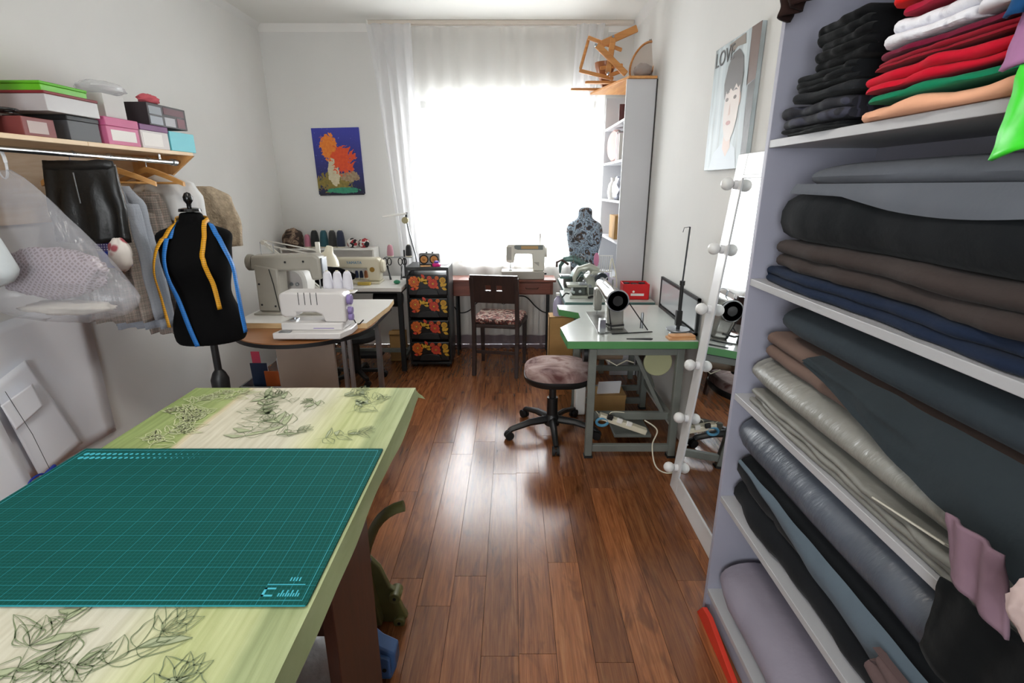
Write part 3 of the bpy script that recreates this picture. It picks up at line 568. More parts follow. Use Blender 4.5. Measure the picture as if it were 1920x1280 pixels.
# ------------------------------------------------------------------ hanging clothes
def hanger(label, x, y, z, w=.40, mtl=None, yaw=0, bar=True):
    t = thing('clothes_hanger', label, 'hanger', (x, y, z), yaw, 'hangers on the chrome rail')
    hk = [(.0, 0, .0), (0, 0, .03)]+[(.017-.017*math.cos(a), 0, .045+.017*math.sin(a)) for a in [PI*i/8 for i in range(0, 9)]]
    MB().tube([(p[0]-.017*1, p[1], p[2]-.062) for p in hk], .0022, 6).build('hook', chrome, t)
    m = MB()
    for s in (-1, 1):
        rings = []
        for i in range(9):
            u = i/8; cx = s*u*w/2-.017; cz = -.066-.075*u**1.25; hh = .015-.004*u
            rings.append([(cx, -.008, cz-hh), (cx, .008, cz-hh), (cx, .008, cz+hh), (cx, -.008, cz+hh)])
        m.loft(rings)
    m.build('shoulder_bar', mtl or hanger_wood, t)
    if bar: MB().cyl((-w*.42-.017, 0, -.135), (w*.42-.017, 0, -.135), .006, n=8).build('trouser_bar', mtl or hanger_wood, t)
    return t
def garment(rows, y, n=44, folds=5, amp=.02, seed=0, tilt=0):
    # rows: (z, x0, x1, thickness); wide in x, thin in y, with vertical folds growing downward
    rings = []; N = len(rows)
    for i, (z, x0, x1, th) in enumerate(rows):
        k = i/(N-1); ring = []
        for j in range(n):
            a = 2*PI*j/n; c, s = math.cos(a), math.sin(a); u = abs(c)**.7*(1 if c > 0 else -1)
            x = (x0+x1)/2+(x1-x0)/2*u; f = amp*k*math.sin(u*folds*PI+seed+1.3*nz(u*2, k*2, seed))
            ring.append((x+.006*nz(z*14, a, seed), y+th/2*s*(abs(s)**-.3 if abs(s) > .05 else 1)+f+.012*nz(x*12, z*9, seed)+tilt*(x-x0), z+.008*nz(x*15, seed, 4)*(1 if i in (0, N-1) else 0)))
        rings.append(ring)
    return MB().loft(rings)
def rows(spec, n=16):
    out = []
    for i in range(n+1):
        t = i/n*(len(spec)-1); k = min(int(t), len(spec)-2); f = t-k; out.append(tuple(a+(b-a)*f for a, b in zip(spec[k], spec[k+1])))
    return out
def check_pat(cols, fr, w1, w2):
    def pat(q):
        x, y, z = q.sep(q.coord()); x = q.math('ADD', x, q.math('MULTIPLY', y, .6))
        b = q.mix(q.math('MULTIPLY', q.line(x, fr, w1), .6), cols[0], cols[1]); b = q.mix(q.math('MULTIPLY', q.line(z, fr, w1), .6), b, cols[1])
        b = q.mix(q.math('MULTIPLY', q.line(x, fr*.33, w2), .8), b, cols[2]); return q.mix(q.math('MULTIPLY', q.line(z, fr*.33, w2), .8), b, cols[2])
    return pat
ging = mat('blue_grey_check', '#7f858f', .92, pattern=check_pat(('#858b96', '#a9aeb6', '#6d737e'), 210, .5, .02), bump=(70, .25)); plaid = mat('brown_grey_plaid', '#8a8079', .92, pattern=check_pat(('#978e86', '#77706a', '#b9a197'), 80, .35, .06), bump=(70, .25))
gref = mat('grey_lining', '#878c96', .7, var=(6, .15))
hanger('wooden hanger holding the black leather skirt', RXL, 2.41, RZL+.019, .30)
sk = rows([(1.69, -2.11, -1.77, .05), (1.62, -2.10, -1.78, .06), (1.5, -2.12, -1.765, .07), (1.36, -2.0, -1.80, .06)], 14)
lea = mat('black_leather', '#101010', .45, bump=(25, .35), var=(8, .3))
sk = rows([(1.69, -2.105, -1.785, .045), (1.6, -2.11, -1.775, .06), (1.48, -2.115, -1.77, .07), (1.352, -2.115, -1.775, .07)], 16)
st = thing('leather_skirt', 'short black leather skirt hanging on the rail', 'skirt', (-1.94, 2.405, 1.35))
garment(sk, 2.405, folds=3, amp=.018, seed=2).build('panel', lea, st, world=True, sharp=180); MB().tube([(-1.95+.02*nz(i*3.0), 2.372, 1.66-.012*i) for i in range(12)], .003, 6).build('zip', steel, st, world=True)
garment(rows([(1.712, -2.10, -1.79, .052), (1.672, -2.105, -1.785, .052)], 2), 2.405, seed=2, amp=0).build('waistband', lea, st, world=True, sharp=180)
hanger('wooden hanger carrying the blue grey checked jacket', RXL, 2.62, RZL+.019, .40, yaw=.25)
jk = thing('checked_jacket', 'fine blue grey checked jacket hanging behind the leather skirt', 'jacket', (-1.86, 2.62, .9))
garment(rows([(1.60, -2.02, -1.90, .07), (1.53, -2.12, -1.84, .10), (1.3, -2.11, -1.82, .12), (1.1, -2.10, -1.81, .13), (.89, -2.10, -1.80, .13)], 22), 2.62, folds=4, amp=.035, seed=6).build('body', ging, jk, world=True, sharp=180)
garment(rows([(1.52, -1.90, -1.83, .09), (1.25, -1.89, -1.81, .1), (.95, -1.89, -1.80, .09)], 14), 2.55, folds=1, amp=.01, seed=9).build('sleeve', ging, jk, world=True, sharp=180)
MB().grid(lambda u, v: (-1.93+.07*u+.03*v, 2.535-.012*math.sin(u*PI), 1.58-.33*v*(1-.3*u)), 6, 10).build('lapel', gref, jk, world=True, sharp=180, solid=.004)
ps = thing('plaid_skirt', 'brown grey plaid skirt hanging behind the plastic bags', 'skirt', (-1.95, 2.5, .93))
garment(rows([(1.70, -2.06, -1.86, .05), (1.35, -2.10, -1.84, .10), (.95, -2.12, -1.82, .13)], 16), 2.51, folds=4, amp=.03, seed=12).build('panel', plaid, ps, world=True, sharp=180)
hanger('wooden hanger with the white blouse and plaid jacket', RXL, 2.90, RZL+.019, .42, yaw=-.15)
pj = thing('plaid_jacket', 'brown grey plaid jacket hanging beside the dress form', 'jacket', (-1.9, 2.9, .8))
garment(rows([(1.57, -2.02, -1.93, .05), (1.5, -2.14, -1.91, .11), (1.3, -2.12, -1.89, .13), (1.0, -2.1, -1.86, .13), (.79, -2.09, -1.84, .13)], 22), 2.87, folds=4, amp=.035, seed=15).build('body', plaid, pj, world=True, sharp=180)
MB().grid(lambda u, v: (-1.98+.09*u+.04*v, 2.79-.015*math.sin(u*PI), 1.55-.3*v*(1-.35*u)), 6, 10).build('lapel', plaid, pj, world=True, sharp=180, solid=.005)
garment(rows([(1.47, -1.96, -1.90, .08), (1.2, -1.95, -1.87, .1), (.85, -1.94, -1.86, .09)], 14), 2.78, folds=1, amp=.01, seed=19).build('sleeve', plaid, pj, world=True, sharp=180)
tag(garment(rows([(1.665, -2.0, -1.93, .06), (1.62, -2.12, -1.80, .09), (1.55, -2.17, -1.76, .10), (1.42, -2.16, -1.75, .10)], 12), 3.0, folds=3, amp=.02, seed=21).build('blouse', mat('white_sheer_blouse', '#d9dada', .7, var=(5, .08)), sharp=180), 'white blouse with open collar on a wooden hanger', 'blouse')
tag(garment(rows([(1.60, -2.02, -1.80, .07), (1.55, -2.1, -1.70, .10), (1.4, -2.1, -1.665, .11), (1.25, -2.08, -1.67, .10)], 14), 3.17, folds=5, amp=.02, seed=25).build('fleece_jacket', mat('beige_fleece', '#b8a78f', .98, bump=(90, 1), var=(40, .25)), sharp=180), 'fluffy beige jacket hanging behind the white blouse', 'jacket')
tag(garment(rows([(1.45, -1.98, -1.86, .05), (1.3, -1.96, -1.83, .06), (1.235, -1.95, -1.82, .05)], 8), 2.42, folds=1, amp=.006, seed=31).build('packed_fabric', mat('blue_white_pack', '#2d49a8', .3, pattern=lambda q: q.mix(q.math('LESS_THAN', q.sep(q.coord('Generated'))[2], .35), q.mix(q.math('MAXIMUM', q.line(q.sep(q.coord())[0], 90, .45), q.line(q.sep(q.coord())[2], 90, .45)), '#d9d9e6', '#4a3f86'), '#1f3da6'))), 'blue and white checked fabric in a shiny packet below the skirt', 'packet')
tag(crumpled((-1.785, 2.325, 1.305), (.05, .035, .075), 12, .12).build('drawstring_pouch', mat('floral_cream', '#d8cfc9', .9, pattern=lambda q: q.ramp(q.vor(q.coord(), 16, 0), [(.25, '#a8545c'), (.36, '#ddd6d0')])), sharp=180), 'cream pouch with red flowers hanging beside the blue packet', 'pouch')
# big plastic bags hanging near the camera end of the rail
def bagf(c, w, d, h, seed, neck):
    rings = []
    for i in range(22):
        t = i/21; z = h*(1-t); k = (t**.75)*(1 if t < .82 else math.sqrt(max(0.02, 1-((t-.82)/.19)**2)))
        rings.append([(c[0]+neck*(1-t)+(.02+w*k)*math.cos(a)*(1+.05*nz(a*2.5, t*4, seed))+.006*nz(a*9, t*2, seed), c[1]+(.015+d*k)*math.sin(a)*(1+.06*nz(a*2.5, t*4, seed+5)), c[2]+z+.012*nz(a*3, t*5, seed)) for a in [2*PI*j/40 for j in range(40)]])
    return MB().loft(rings)
bag_m = mat('clear_film', '#d9dae2', .2, alpha=.27, bump=(14, .9, (2, 2, .5)), spec=.8)
bt = thing('plastic_bag', 'large see-through plastic bag full of maroon checked fabric', 'bag', (-1.93, 2.12, 1.06))
bagf((-1.87, 2.10, 1.06), .34, .12, .60, 3, -.12).build('film', bag_m, bt, world=True, sharp=180)
MB().tube([(-2.0+.02*math.cos(a), 2.10, 1.69+.06*math.sin(a)) for a in [2*PI*i/16 for i in range(17)]], .006, 6, flat=.4).build('handle', milky, bt, world=True)
def mar_pat(q):
    x, y, z = q.sep(q.coord()); a = q.math('ADD', x, z); b = q.math('SUBTRACT', x, z)
    return q.mix(q.math('MULTIPLY', q.math('MULTIPLY', q.line(a, 48, .6), q.line(b, 48, .6)), .8), '#a3949c', '#5f3a46')
tag(crumpled((-1.91, 2.10, 1.258), (.232, .07, .105), 31, .16, 48, 28).build('checked_bundle', mat('maroon_check', '#8a5560', .9, pattern=mar_pat), sharp=180), 'maroon and white checked fabric bundle inside the clear bag', 'fabric')
tag(crumpled((-1.88, 2.10, 1.11), (.19, .06, .03), 35, .22).build('cream_bundle', cloth('cream_fur', '#cdc6bb', var=.3), sharp=180), 'cream fabric bundle at the bottom of the clear bag', 'fabric')
tag(bagf((-2.05, 1.92, 1.23), .17, .07, .42, 9, 0).build('plastic_bag', mat('pale_film', '#cfd6da', .3, alpha=.92, bump=(12, .6), var=(6, .08)), sharp=180), 'small pale opaque plastic bag in front of the big clear bag', 'bag')
# pattern paper on the wall
def sheet(label, pts, off, curl, m=mat('pattern_paper', '#eef0f6', .75), n=14):
    a, b, c, d = [Vector((0, p[0], p[1])) for p in pts]
    def fn(u, v):
        p = a.lerp(b, u).lerp(d.lerp(c, u), v); return (XL+off+curl*(abs(u-.5)**2+v*v*.5)+.004*nz(p.y*5, p.z*5, off*90), p.y, p.z)
    o = MB().grid(fn, n, n).build('pattern_sheet', m, sharp=180, solid=.0006); return tag(o, label, 'paper', 'pattern sheets on the white wall')
sheet('large white pattern paper with a torn corner under the plaid skirt', ((1.5, .98), (2.62, 1.06), (2.60, .28), (1.5, .32)), .012, .02)
sheet('narrow pattern strip hanging over the big white paper', ((2.02, .78), (2.20, .84), (2.36, .33), (2.10, .28)), .035, .012)
sheet('wide white paper sheet whose edge curls above the table', ((1.45, .9), (1.98, .72), (2.04, .26), (1.45, .30)), .055, .03)
sheet('small white paper square pinned beside the pattern strip', ((2.0, .70), (2.16, .74), (2.18, .62), (2.03, .57)), .075, .0)
sheet('folded white paper corner just below the hanging plastic bag', ((1.5, 1.10), (1.88, 1.0), (1.90, .70), (1.5, .86)), .085, .01)
ck = thing('blue_clip', 'blue plastic clip hanging from the pattern paper', 'clip', (XL+.12, 2.06, .33))
MB().box((0, .02, 0), (.015, .07, .035), rot=(.25, 0, 0)).build('body', mat('royal_blue', '#1d3596', .4), ck, bevel=.006); MB().tube([(0, -.05+.04*math.cos(a), .002+.018*math.sin(a)) for a in [2*PI*i/16 for i in range(17)]], .005, 6).build('loop', mat('royal_blue', '#1d3596'), ck)
MB().tube([(0, .02, .018), (-.02, .01, .2), (-.05, -.02, .42)], .0012, 5).build('cord', dark_steel, ck)
# ------------------------------------------------------------------ black dress form with tape measures
DX, DY, DZ = -1.615, 2.62, .85
df = thing('dress_form', 'black fabric dress form on a stand with two tape measures round its neck', 'mannequin', (DX, DY, 0), .30); df.matrix_basis = df.matrix_basis @ Matrix.Scale(.94, 4)
felt = mat('black_felt', '#070708', .95, spec=.15); prof = [(0, .165, .12, 0), (.02, .18, .135, 0), (.09, .186, .142, 0), (.16, .172, .135, 0), (.24, .142, .112, 0), (.29, .132, .105, 0), (.35, .142, .112, -.004), (.42, .162, .13, -.012), (.47, .170, .138, -.016), (.53, .172, .118, -.008), (.575, .182, .095, 0), (.605, .188, .074, 0), (.63, .165, .066, .004), (.648, .105, .062, .008), (.662, .066, .058, .01), (.70, .056, .054, .008), (.725, .054, .052, .004)]
rings = []
for z, rx, ry, yo in prof:
    ring = []
    for j in range(36):
        a = 2*PI*j/36; c, s = math.cos(a), math.sin(a); e_ = .82 if .55 < z < .64 else .95
        y = ry*abs(s)**e_*(1 if s > 0 else -1)+yo
        if s < 0 and .36 < z < .54: y -= .022*max(0, math.cos((c-.48)*4.2))*math.sin((z-.36)/.18*PI) + .022*max(0, math.cos((c+.48)*4.2))*math.sin((z-.36)/.18*PI)
        ring.append((rx*abs(c)**e_*(1 if c > 0 else -1), y, DZ+z))
    rings.append(ring)
MB().loft(rings).build('torso', felt, df, sharp=60, sub=1)
MB().lathe([(0, .725), (.055, .725), (.052, .74), (.03, .745), (0, .745)], (0, .004, DZ)).build('neck_cap', mat('black_gloss', '#0b0b0c', .25), df)
MB().lathe([(0, .745), (.012, .745), (.012, .765), (.022, .78), (.024, .80), (.014, .82), (0, .826)], (0, .004, DZ), 14).build('knob', mat('black_gloss', '#0b0b0c'), df)
MB().cyl((0, 0, .03), (0, 0, DZ+.01), .02).build('pole', black_plastic, df)
MB().lathe([(.03, .42), (.045, .45), (.05, .62), (.035, .66), (.02, .68)], n=14).build('collar', black_plastic, df)
for k in range(4):
    a = PI/4+PI/2*k; MB().tube([(0, 0, .16), (.2*math.cos(a), .2*math.sin(a), .05), (.27*math.cos(a), .27*math.sin(a), .014)], .014, 8).build('leg', black_plastic, df)
from mathutils.bvhtree import BVHTree
TB = MB().loft(rings); TORSO = BVHTree.FromPolygons([Vector(p) for p in TB.v], [f for f in TB.f])
if TORSO.find_nearest(Vector((0, -.5, DZ+.3)))[1].y > 0: TORSO = BVHTree.FromPolygons([Vector(p) for p in TB.v], [tuple(reversed(f)) for f in TB.f])
def tape(label, col, pts, w=.023, clear=.018):
    # pts in dress-form space: smoothed, then laid on the torso with a small clearance
    P0 = [Vector(p) for p in pts]; P = []; Nn = []
    for i in range(len(P0)-1):
        p_, q_, r_2, s_ = P0[max(i-1, 0)], P0[i], P0[i+1], P0[min(i+2, len(P0)-1)]
        P += [.5*((2*q_)+(r_2-p_)*t+(2*p_-5*q_+4*r_2-s_)*t*t+(3*q_-p_-3*r_2+s_)*t**3) for t in (0, .2, .4, .6, .8)]
    P.append(P0[-1])
    for i, p in enumerate(P):
        loc, nrm, _, _ = TORSO.find_nearest(p)
        if nrm.dot(p-loc) < (.035 if p.z > DZ+.6 else clear): P[i] = loc+nrm*clear
        Nn.append(nrm)
    Nn = [(Nn[max(i-2, 0)]+Nn[i]+Nn[min(i+2, len(Nn)-1)]).normalized() for i in range(len(Nn))]
    m = MB(); L, Rr = [], []; M_ = df.matrix_basis
    for i, p in enumerate(P):
        d = (P[min(i+1, len(P)-1)]-P[max(i-1, 0)]).normalized(); s = d.cross(Nn[i]).normalized()*w/2
        if i and s.dot(prev) < 0: s = -s
        prev = s; L.append(M_ @ (p+s)); Rr.append(M_ @ (p-s))
    n = len(P); m.add(L+Rr, [(i, i+1, n+i+1, n+i) for i in range(n-1)])
    return tag(m.build('tape_measure', mat('tape_'+col, col, .5, pattern=lambda q: q.mix(q.line(q.sep(q.coord())[2], 100, .12), col, '#333333')), sharp=180, solid=.0012), label, 'tape measure')
tape('yellow tape measure slung round the neck of the dress form', '#d99a10', [(-.15, -.165, DZ+.14), (-.165, -.15, DZ+.3), (-.172, -.155, DZ+.43), (-.15, -.13, DZ+.54), (-.105, -.085, DZ+.62), (-.066, -.03, DZ+.672), (-.05, .045, DZ+.688), (0, .072, DZ+.69), (.055, .045, DZ+.685), (.066, -.03, DZ+.668), (.07, -.1, DZ+.60), (.062, -.16, DZ+.50), (.075, -.168, DZ+.42), (.09, -.16, DZ+.35), (.1, -.16, DZ+.22)])
tape('blue tape measure hanging down both sides of the dress form', '#1a73c4', [(-.04, -.152, DZ+.02), (-.06, -.155, DZ+.12), (-.085, -.16, DZ+.28), (-.11, -.168, DZ+.40), (-.115, -.155, DZ+.50), (-.10, -.11, DZ+.595), (-.085, -.07, DZ+.645), (-.075, .02, DZ+.675), (-.05, .065, DZ+.678), (0, .082, DZ+.68), (.05, .065, DZ+.678), (.085, .0, DZ+.66), (.12, -.072, DZ+.625), (.16, -.12, DZ+.54), (.19, -.135, DZ+.45), (.195, -.14, DZ+.35), (.20, -.15, DZ+.2), (.205, -.15, DZ+.08)], .025, .007)
# ------------------------------------------------------------------ rounded brown table and the white board on it
BZ = .745
rt_ = thing('side_table', 'brown table with a rounded end beside the dress form', 'table', (-1.32, 3.2, 0))
brown_top = wood_mat('honey_brown_top', '#8a5a35', '#a06c42', 0, rough=.35)
poly = [(-.905, 3.7), (-1.76, 3.7)]+[(-1.332-.43*math.cos(a), 3.2-.45*math.sin(a)) for a in [PI*i/28 for i in range(29)]]
MB().prism(poly, BZ-.006, BZ).build('tabletop', brown_top, rt_, world=True); MB().prism([((x+1.332)*1.006-1.332, (y-3.2)*1.006+3.2) for x, y in poly], BZ-.03, BZ-.006).build('edge_band', black_plastic, rt_, world=True)
MB().b2((-1.50, 3.06, 0), (-1.13, 3.085, BZ-.03)).build('panel_leg', mat('beige_board', '#a8988a', .6, var=(4, .1)), rt_, world=True, bevel=.002)
for x in (-1.085, -1.045): MB().b2((x-.012, 3.10, 0), (x+.012, 3.13, BZ-.03)).build('leg', steel, rt_, world=True, bevel=.002)
MB().b2((-1.75, 3.63, 0), (-1.71, 3.68, BZ-.03)).build('leg', steel, rt_, world=True)
MB().b2((-1.0, 3.55, 0), (-.97, 3.6, BZ-.03)).build('leg', steel, rt_, world=True)
wb = thing('machine_table', 'white tabletop with pale wood edge lying over the brown table', 'table', (-1.32, 3.4, BZ))
WZ = BZ+.036
MB().prism([(-1.76, 3.08), (-.915, 3.08), (-.885, 3.56), (-.9, 3.78), (-1.76, 3.78)], BZ+.001, WZ-.002).build('wood_core', wood_mat('birch_edge', '#c9a877', '#dcc196', 0), wb, world=True)
MB().prism([(-1.76, 3.08), (-.915, 3.08), (-.885, 3.56), (-.9, 3.78), (-1.76, 3.78)], WZ-.002, WZ).build('laminate', mat('white_laminate', '#dcdad6', .3, var=(2, .04)), wb, world=True)
def cone(label, x, y, z, col, r=.028, h=.1, grp='thread cones', full=True):
    t = thing('thread_cone', label, 'thread', (x, y, z), 0, grp)
    MB().lathe([(0, 0), (r*1.05, 0), (r*1.05, .006), (r*.3, h*1.04), (0, h*1.04)], n=14).build('core', cream_plastic, t)
    m = mat('thread_'+col, col, .7, bump=(120, .5, (.1, .1, 4)), sheen=.2)
    MB().lathe([(r*.9, .007), (r*1.12, .012), (r*1.08, h*.45), (r*.85, h*.86), (r*.6, h*.97), (r*.35, h)] if full else [(r*.9, .007), (r, .012), (r*.62, h*.92), (r*.35, h*.96)], n=18).build('thread', m, t); return t
# domestic overlocker with lilac dials
ov = thing('overlock_machine', 'white overlocker with lilac dials on the rounded brown table', 'sewing machine', (-1.16, 2.93, BZ))
L = mat('lilac_plastic', '#8f7fb4', .4); ow = mat('overlock_white', '#dbd8d6', .35)
MB().prism([(-.22, -.13), (.17, -.13), (.205, -.02), (.205, .10), (-.18, .10), (-.2, -.04)], .012, .05).build('base', ow, ov, bevel=.006)
MB().prism([(-.19, -.075), (.17, -.075), (.18, .08), (-.18, .08)], .05, .095).build('bed', ow, ov, bevel=.008)
arm = [(-.19, .14), (-.165, .125), (-.10, .125), (-.10, .155), (.015, .155), (.05, .14), (.065, .10), (.075, .095), (.19, .095), (.19, .25), (.17, .272), (-.17, .272), (-.19, .255)]
MB().prism(arm, -.06, .075, 'y').build('arm', ow, ov, bevel=.012, seg=3)
MB().b2((-.185, -.045, .135), (-.125, .06, .265)).build('face_cover', mat('overlock_grey', '#bdb8b6', .35), ov, bevel=.006)
for k in range(4): MB().b2((-.075+.035*k, -.0625, .2), (-.072+.035*k, -.06, .272)).build('tension_slot', dark_steel, ov)
for z, r in ((.22, .03), (.155, .022), (.115, .022)): MB().cyl((.19, .0, z), (.215, .0, z), r, n=18).build('dial', L, ov, bevel=.003)
MB().cyl((-.135, .0, .09), (-.135, .0, .14), .004).b2((-.15, -.03, .095), (-.115, .02, .105)).build('presser_foot', chrome, ov)
MB().b2((.0, -.0765, .062), (.12, -.075, .066)).build('stripe', L, ov); MB().b2((-.185, -.125, .05), (-.12, -.09, .056)).build('foot_plate', steel, ov, bevel=.002)
MB().tube([(.12+.02*i, .12+.03*math.sin(i), .06+.02*math.sin(i*1.1)) for i in range(7)], .004, 6).build('cable', black_rubber, ov)
MB().b2((.02, .07, .24), (.21, .15, .248)).build('spool_tray', ow, ov, bevel=.003); MB().b2((.1, .09, .03), (.14, .13, .24)).build('tray_post', ow, ov)
for i, x in enumerate((.045, .105, .165)): cone('white thread cone standing on the overlocker spool tray', -1.16+x, 2.93+.11, BZ+.249, '#e3e2ea', .027, .12, 'white cones behind the overlocker')
# tall grey post machine
pm_ = thing('post_bed_machine', 'beige grey industrial sewing machine with a tall square column', 'sewing machine', (-1.63, 3.40, WZ))
M_ = beige_enamel
MB().b2((-.09, -.12, 0), (.42, .09, .012)).build('bed', M_, pm_, bevel=.004)
MB().prism([(-.075, .012), (.075, .012), (.085, .30), (-.07, .33)], -.07, .07, 'y').build('column', M_, pm_, bevel=.012, seg=3)
MB().prism([(-.1, .29), (-.09, .385), (.33, .395), (.365, .37), (.365, .23), (.30, .22), (.285, .29), (.1, .285)], -.062, .062, 'y').build('arm', M_, pm_, bevel=.016, seg=3)
MB().b2((.365, -.045, .24), (.375, .045, .37)).build('face_plate', steel, pm_, bevel=.003)
MB().lathe([(0, 0), (.05, 0), (.055, .01), (.055, .03), (.045, .04), (.02, .045), (0, .045)], (-.1, 0, .335), 22, rot=(0, -PI/2, 0)).build('handwheel', mat('wheel_grey', '#8c887e', .4), pm_)
MB().cyl((.33, 0, .10), (.33, 0, .24), .006, n=8).build('needle_bar', chrome, pm_); MB().b2((.305, -.02, .09), (.355, .01, .105)).build('presser_foot', steel, pm_)
MB().b2((.275, -.04, .012), (.39, .04, .085)).build('post', M_, pm_, bevel=.008)
for x, z in ((-.05, .06), (-.05, .2), (.04, .05), (.14, .345), (.26, .35)): MB().cyl((x, -.072, z), (x, -.0705+.0, z), .007, n=10).build('screw', dark_steel, pm_)
MB().tube([(.03, -.075, .30), (.05, -.08, .2), (.065, -.078, .05), (.07, -.075, .015)], .003, 6).build('oil_tube', dark_steel, pm_)
MB().cyl((-.04, 0, .38), (-.04, 0, .47), .003, n=6).build('spool_pin', chrome, pm_); MB().cyl((.03, .03, .38), (.03, .03, .45), .003, n=6).build('spool_pin', chrome, pm_)
# white round-faced overlocker behind it
wo = thing('overlock_machine', 'white round-shouldered overlocker behind the beige column machine', 'sewing machine', (-1.56, 3.645, WZ))
MB().prism([(-.1, 0), (.1, 0), (.105, .14)]+arc(0, .17, .105, .12, 0, PI, 10)+[(-.105, .14)], -.09, .07, 'y').build('body', white_plastic, wo, bevel=.01, seg=3)
MB().prism([(-.07, .10)]+[(.075, .10)]+arc(0, .17, .075, .085, 0, PI, 8), -.094, -.09, 'y').build('cover', mat('overlock_grey', '#bdb8b6'), wo)
for i, x in enumerate((-.04, .0, .04)): MB().cyl((x, -.105, .16), (x, -.094, .16), .013, n=12).build('tension_dial', steel, wo)
MB().b2((-.1, -.14, .0), (.1, -.09, .055)).build('bed', white_plastic, wo, bevel=.006); MB().b2((-.08, -.1425, .012), (.08, -.14, .045)).build('orange_label', mat('orange_card', '#b5622a', .6), wo)
# articulated desk lamp
dl = thing('desk_lamp', 'white articulated desk lamp bent over the machine tables', 'lamp', (-1.37, 3.71, WZ))
lw = mat('lamp_enamel', '#d8d5cc', .35)
MB().lathe([(0, 0), (.07, 0), (.07, .012), (.02, .02), (.012, .05), (0, .05)]).build('base', lw, dl)
p1, p2, p3 = (-.0, 0, .05), (-.45, .05, .43), (-.03, -.02, .36)
for d in (-.012, .012): MB().bar((p1[0]+d, 0, p1[2]), (p2[0]+d, .05, p2[2]-.0), .006, .008).build('lower_arm', lw, dl); MB().bar((p2[0], .05, p2[2]+d*1.4), (p3[0], -.02, p3[2]+d*1.4), .006, .008).build('upper_arm', lw, dl)
MB().cyl((p2[0], .03, p2[2]), (p2[0], .07, p2[2]), .016).build('joint', lw, dl); MB().b2((-.045, -.03, .335), (-.015, -.01, .44)).build('bracket', lw, dl, bevel=.003)
MB().lathe([(.0, .13), (.022, .128), (.028, .10), (.035, .08), (.05, .07), (.075, .035), (.088, .0), (.084, .0), (.07, .032), (.03, .065)], (.025, -.02, .285), 24, rot=(0, .25, 0)).build('shade', mat('lamp_cream', '#dcd6c0', .35), dl)
MB().ball((.025, -.02, .305), .026, 12, 8).build('bulb', white_plastic, dl)
# ------------------------------------------------------------------ table along the back wall with the lettered machine
YZ, YX0, YX1, YY0, YY1 = .775, -1.85, -.945, 4.27, 4.88
yt = thing('machine_table', 'white laminate sewing table against the window wall', 'table', ((YX0+YX1)/2, 4.55, 0))
MB().b2((YX0, YY0, YZ-.035), (YX1, YY1, YZ)).build('tabletop', mat('white_laminate', '#dcdad6'), yt, world=True, bevel=.004)
MB().b2((YX0, YY0+.005, YZ-.05), (YX1-.004, YY1, YZ-.035)).build('underside', black_plastic, yt, world=True)
for x in (YX0+.08, YX1-.03):
    for y in (YY0+.06, YY1-.1): MB().b2((x-.02, y-.02, 0), (x+.02, y+.02, YZ-.05)).build('leg', dark_steel, yt, world=True)
    MB().b2((x-.015, YY0+.06, .10), (x+.015, YY1-.1, .135)).build('crossbar', grey_enamel, yt, world=True)
MB().b2((YX0+.1, 4.50, .12), (YX1-.03, 4.53, .155)).build('crossbar', grey_enamel, yt, world=True)
MB().b2((-1.5, 4.38, .10), (-1.2, 4.6, .13)).build('treadle', dark_steel, yt, world=True)
mt = thing('machine_motor', 'dark electric motor slung under the white sewing table', 'motor', (-1.15, 4.6, .52))
MB().cyl((-.12, 0, .09), (.10, 0, .09), .075, n=20).build('housing', dark_steel, mt, bevel=.006); MB().cyl((.10, 0, .09), (.14, 0, .09), .05, n=20).build('pulley', steel, mt); MB().b2((-.05, -.03, .15), (.05, .03, .205)).build('bracket', dark_steel, mt)
ym = thing('sewing_machine', 'cream flatbed sewing machine lettered in blue on the white table', 'sewing machine', (-1.36, 4.52, YZ))
cm = mat('machine_cream', '#cfc8b2', .35, var=(3, .06))
MB().b2((-.27, -.09, .0), (.19, .09, .02)).build('bed', cm, ym, bevel=.004)
MB().prism([(-.24, .075), (-.205, .065), (-.17, .10), (-.16, .135), (.075, .135), (.085, .02), (.19, .02), (.195, .20), (.175, .225), (-.22, .225), (-.24, .205)], -.055, .055, 'y').build('arm', cm, ym, bevel=.014, seg=3)
text('YAMATA', .034, mat('blue_ink', '#2f7fae', .5), ym, (-.03, -.0565, .185), (PI/2, 0, 0))
MB().cyl((.125, -.06, .125), (.125, -.055, .125), .022, n=18).build('dial', mat('brass', '#9b7a3a', .35, .8), ym); MB().lathe([(0, 0), (.055, 0), (.06, .012), (.05, .03), (0, .03)], (.195, 0, .15), 22, rot=(0, PI/2, 0)).build('handwheel', cm, ym)
MB().cyl((-.205, 0, .025), (-.205, 0, .08), .004, n=8).b2((-.22, -.03, .022), (-.19, .0, .03)).build('presser_foot', chrome, ym)
for i, c in enumerate(('#26324d', '#d9d8dc', '#2a3b66', '#1c2b4a', '#a9683c')): cone('small %s thread spool lined up under the cream machine arm' % ('navy', 'white', 'blue', 'dark blue', 'copper')[i], -1.50+.042*i, 4.60, YZ+.021, c, .016, .075, 'spools behind the cream machine')
MB_ = thing('seam_gauge', 'yellow pencil box lying before the cream machine', 'box', (-1.28, 4.40, YZ+.0005)); MB().b2((-.07, -.02, 0), (.04, .02, .018)).build('body', mat('mustard', '#b9a04a', .5), MB_, bevel=.003); MB().b2((-.072, -.021, .018), (.042, .021, .024)).build('lid', mat('mustard', '#b9a04a'), MB_, bevel=.002)
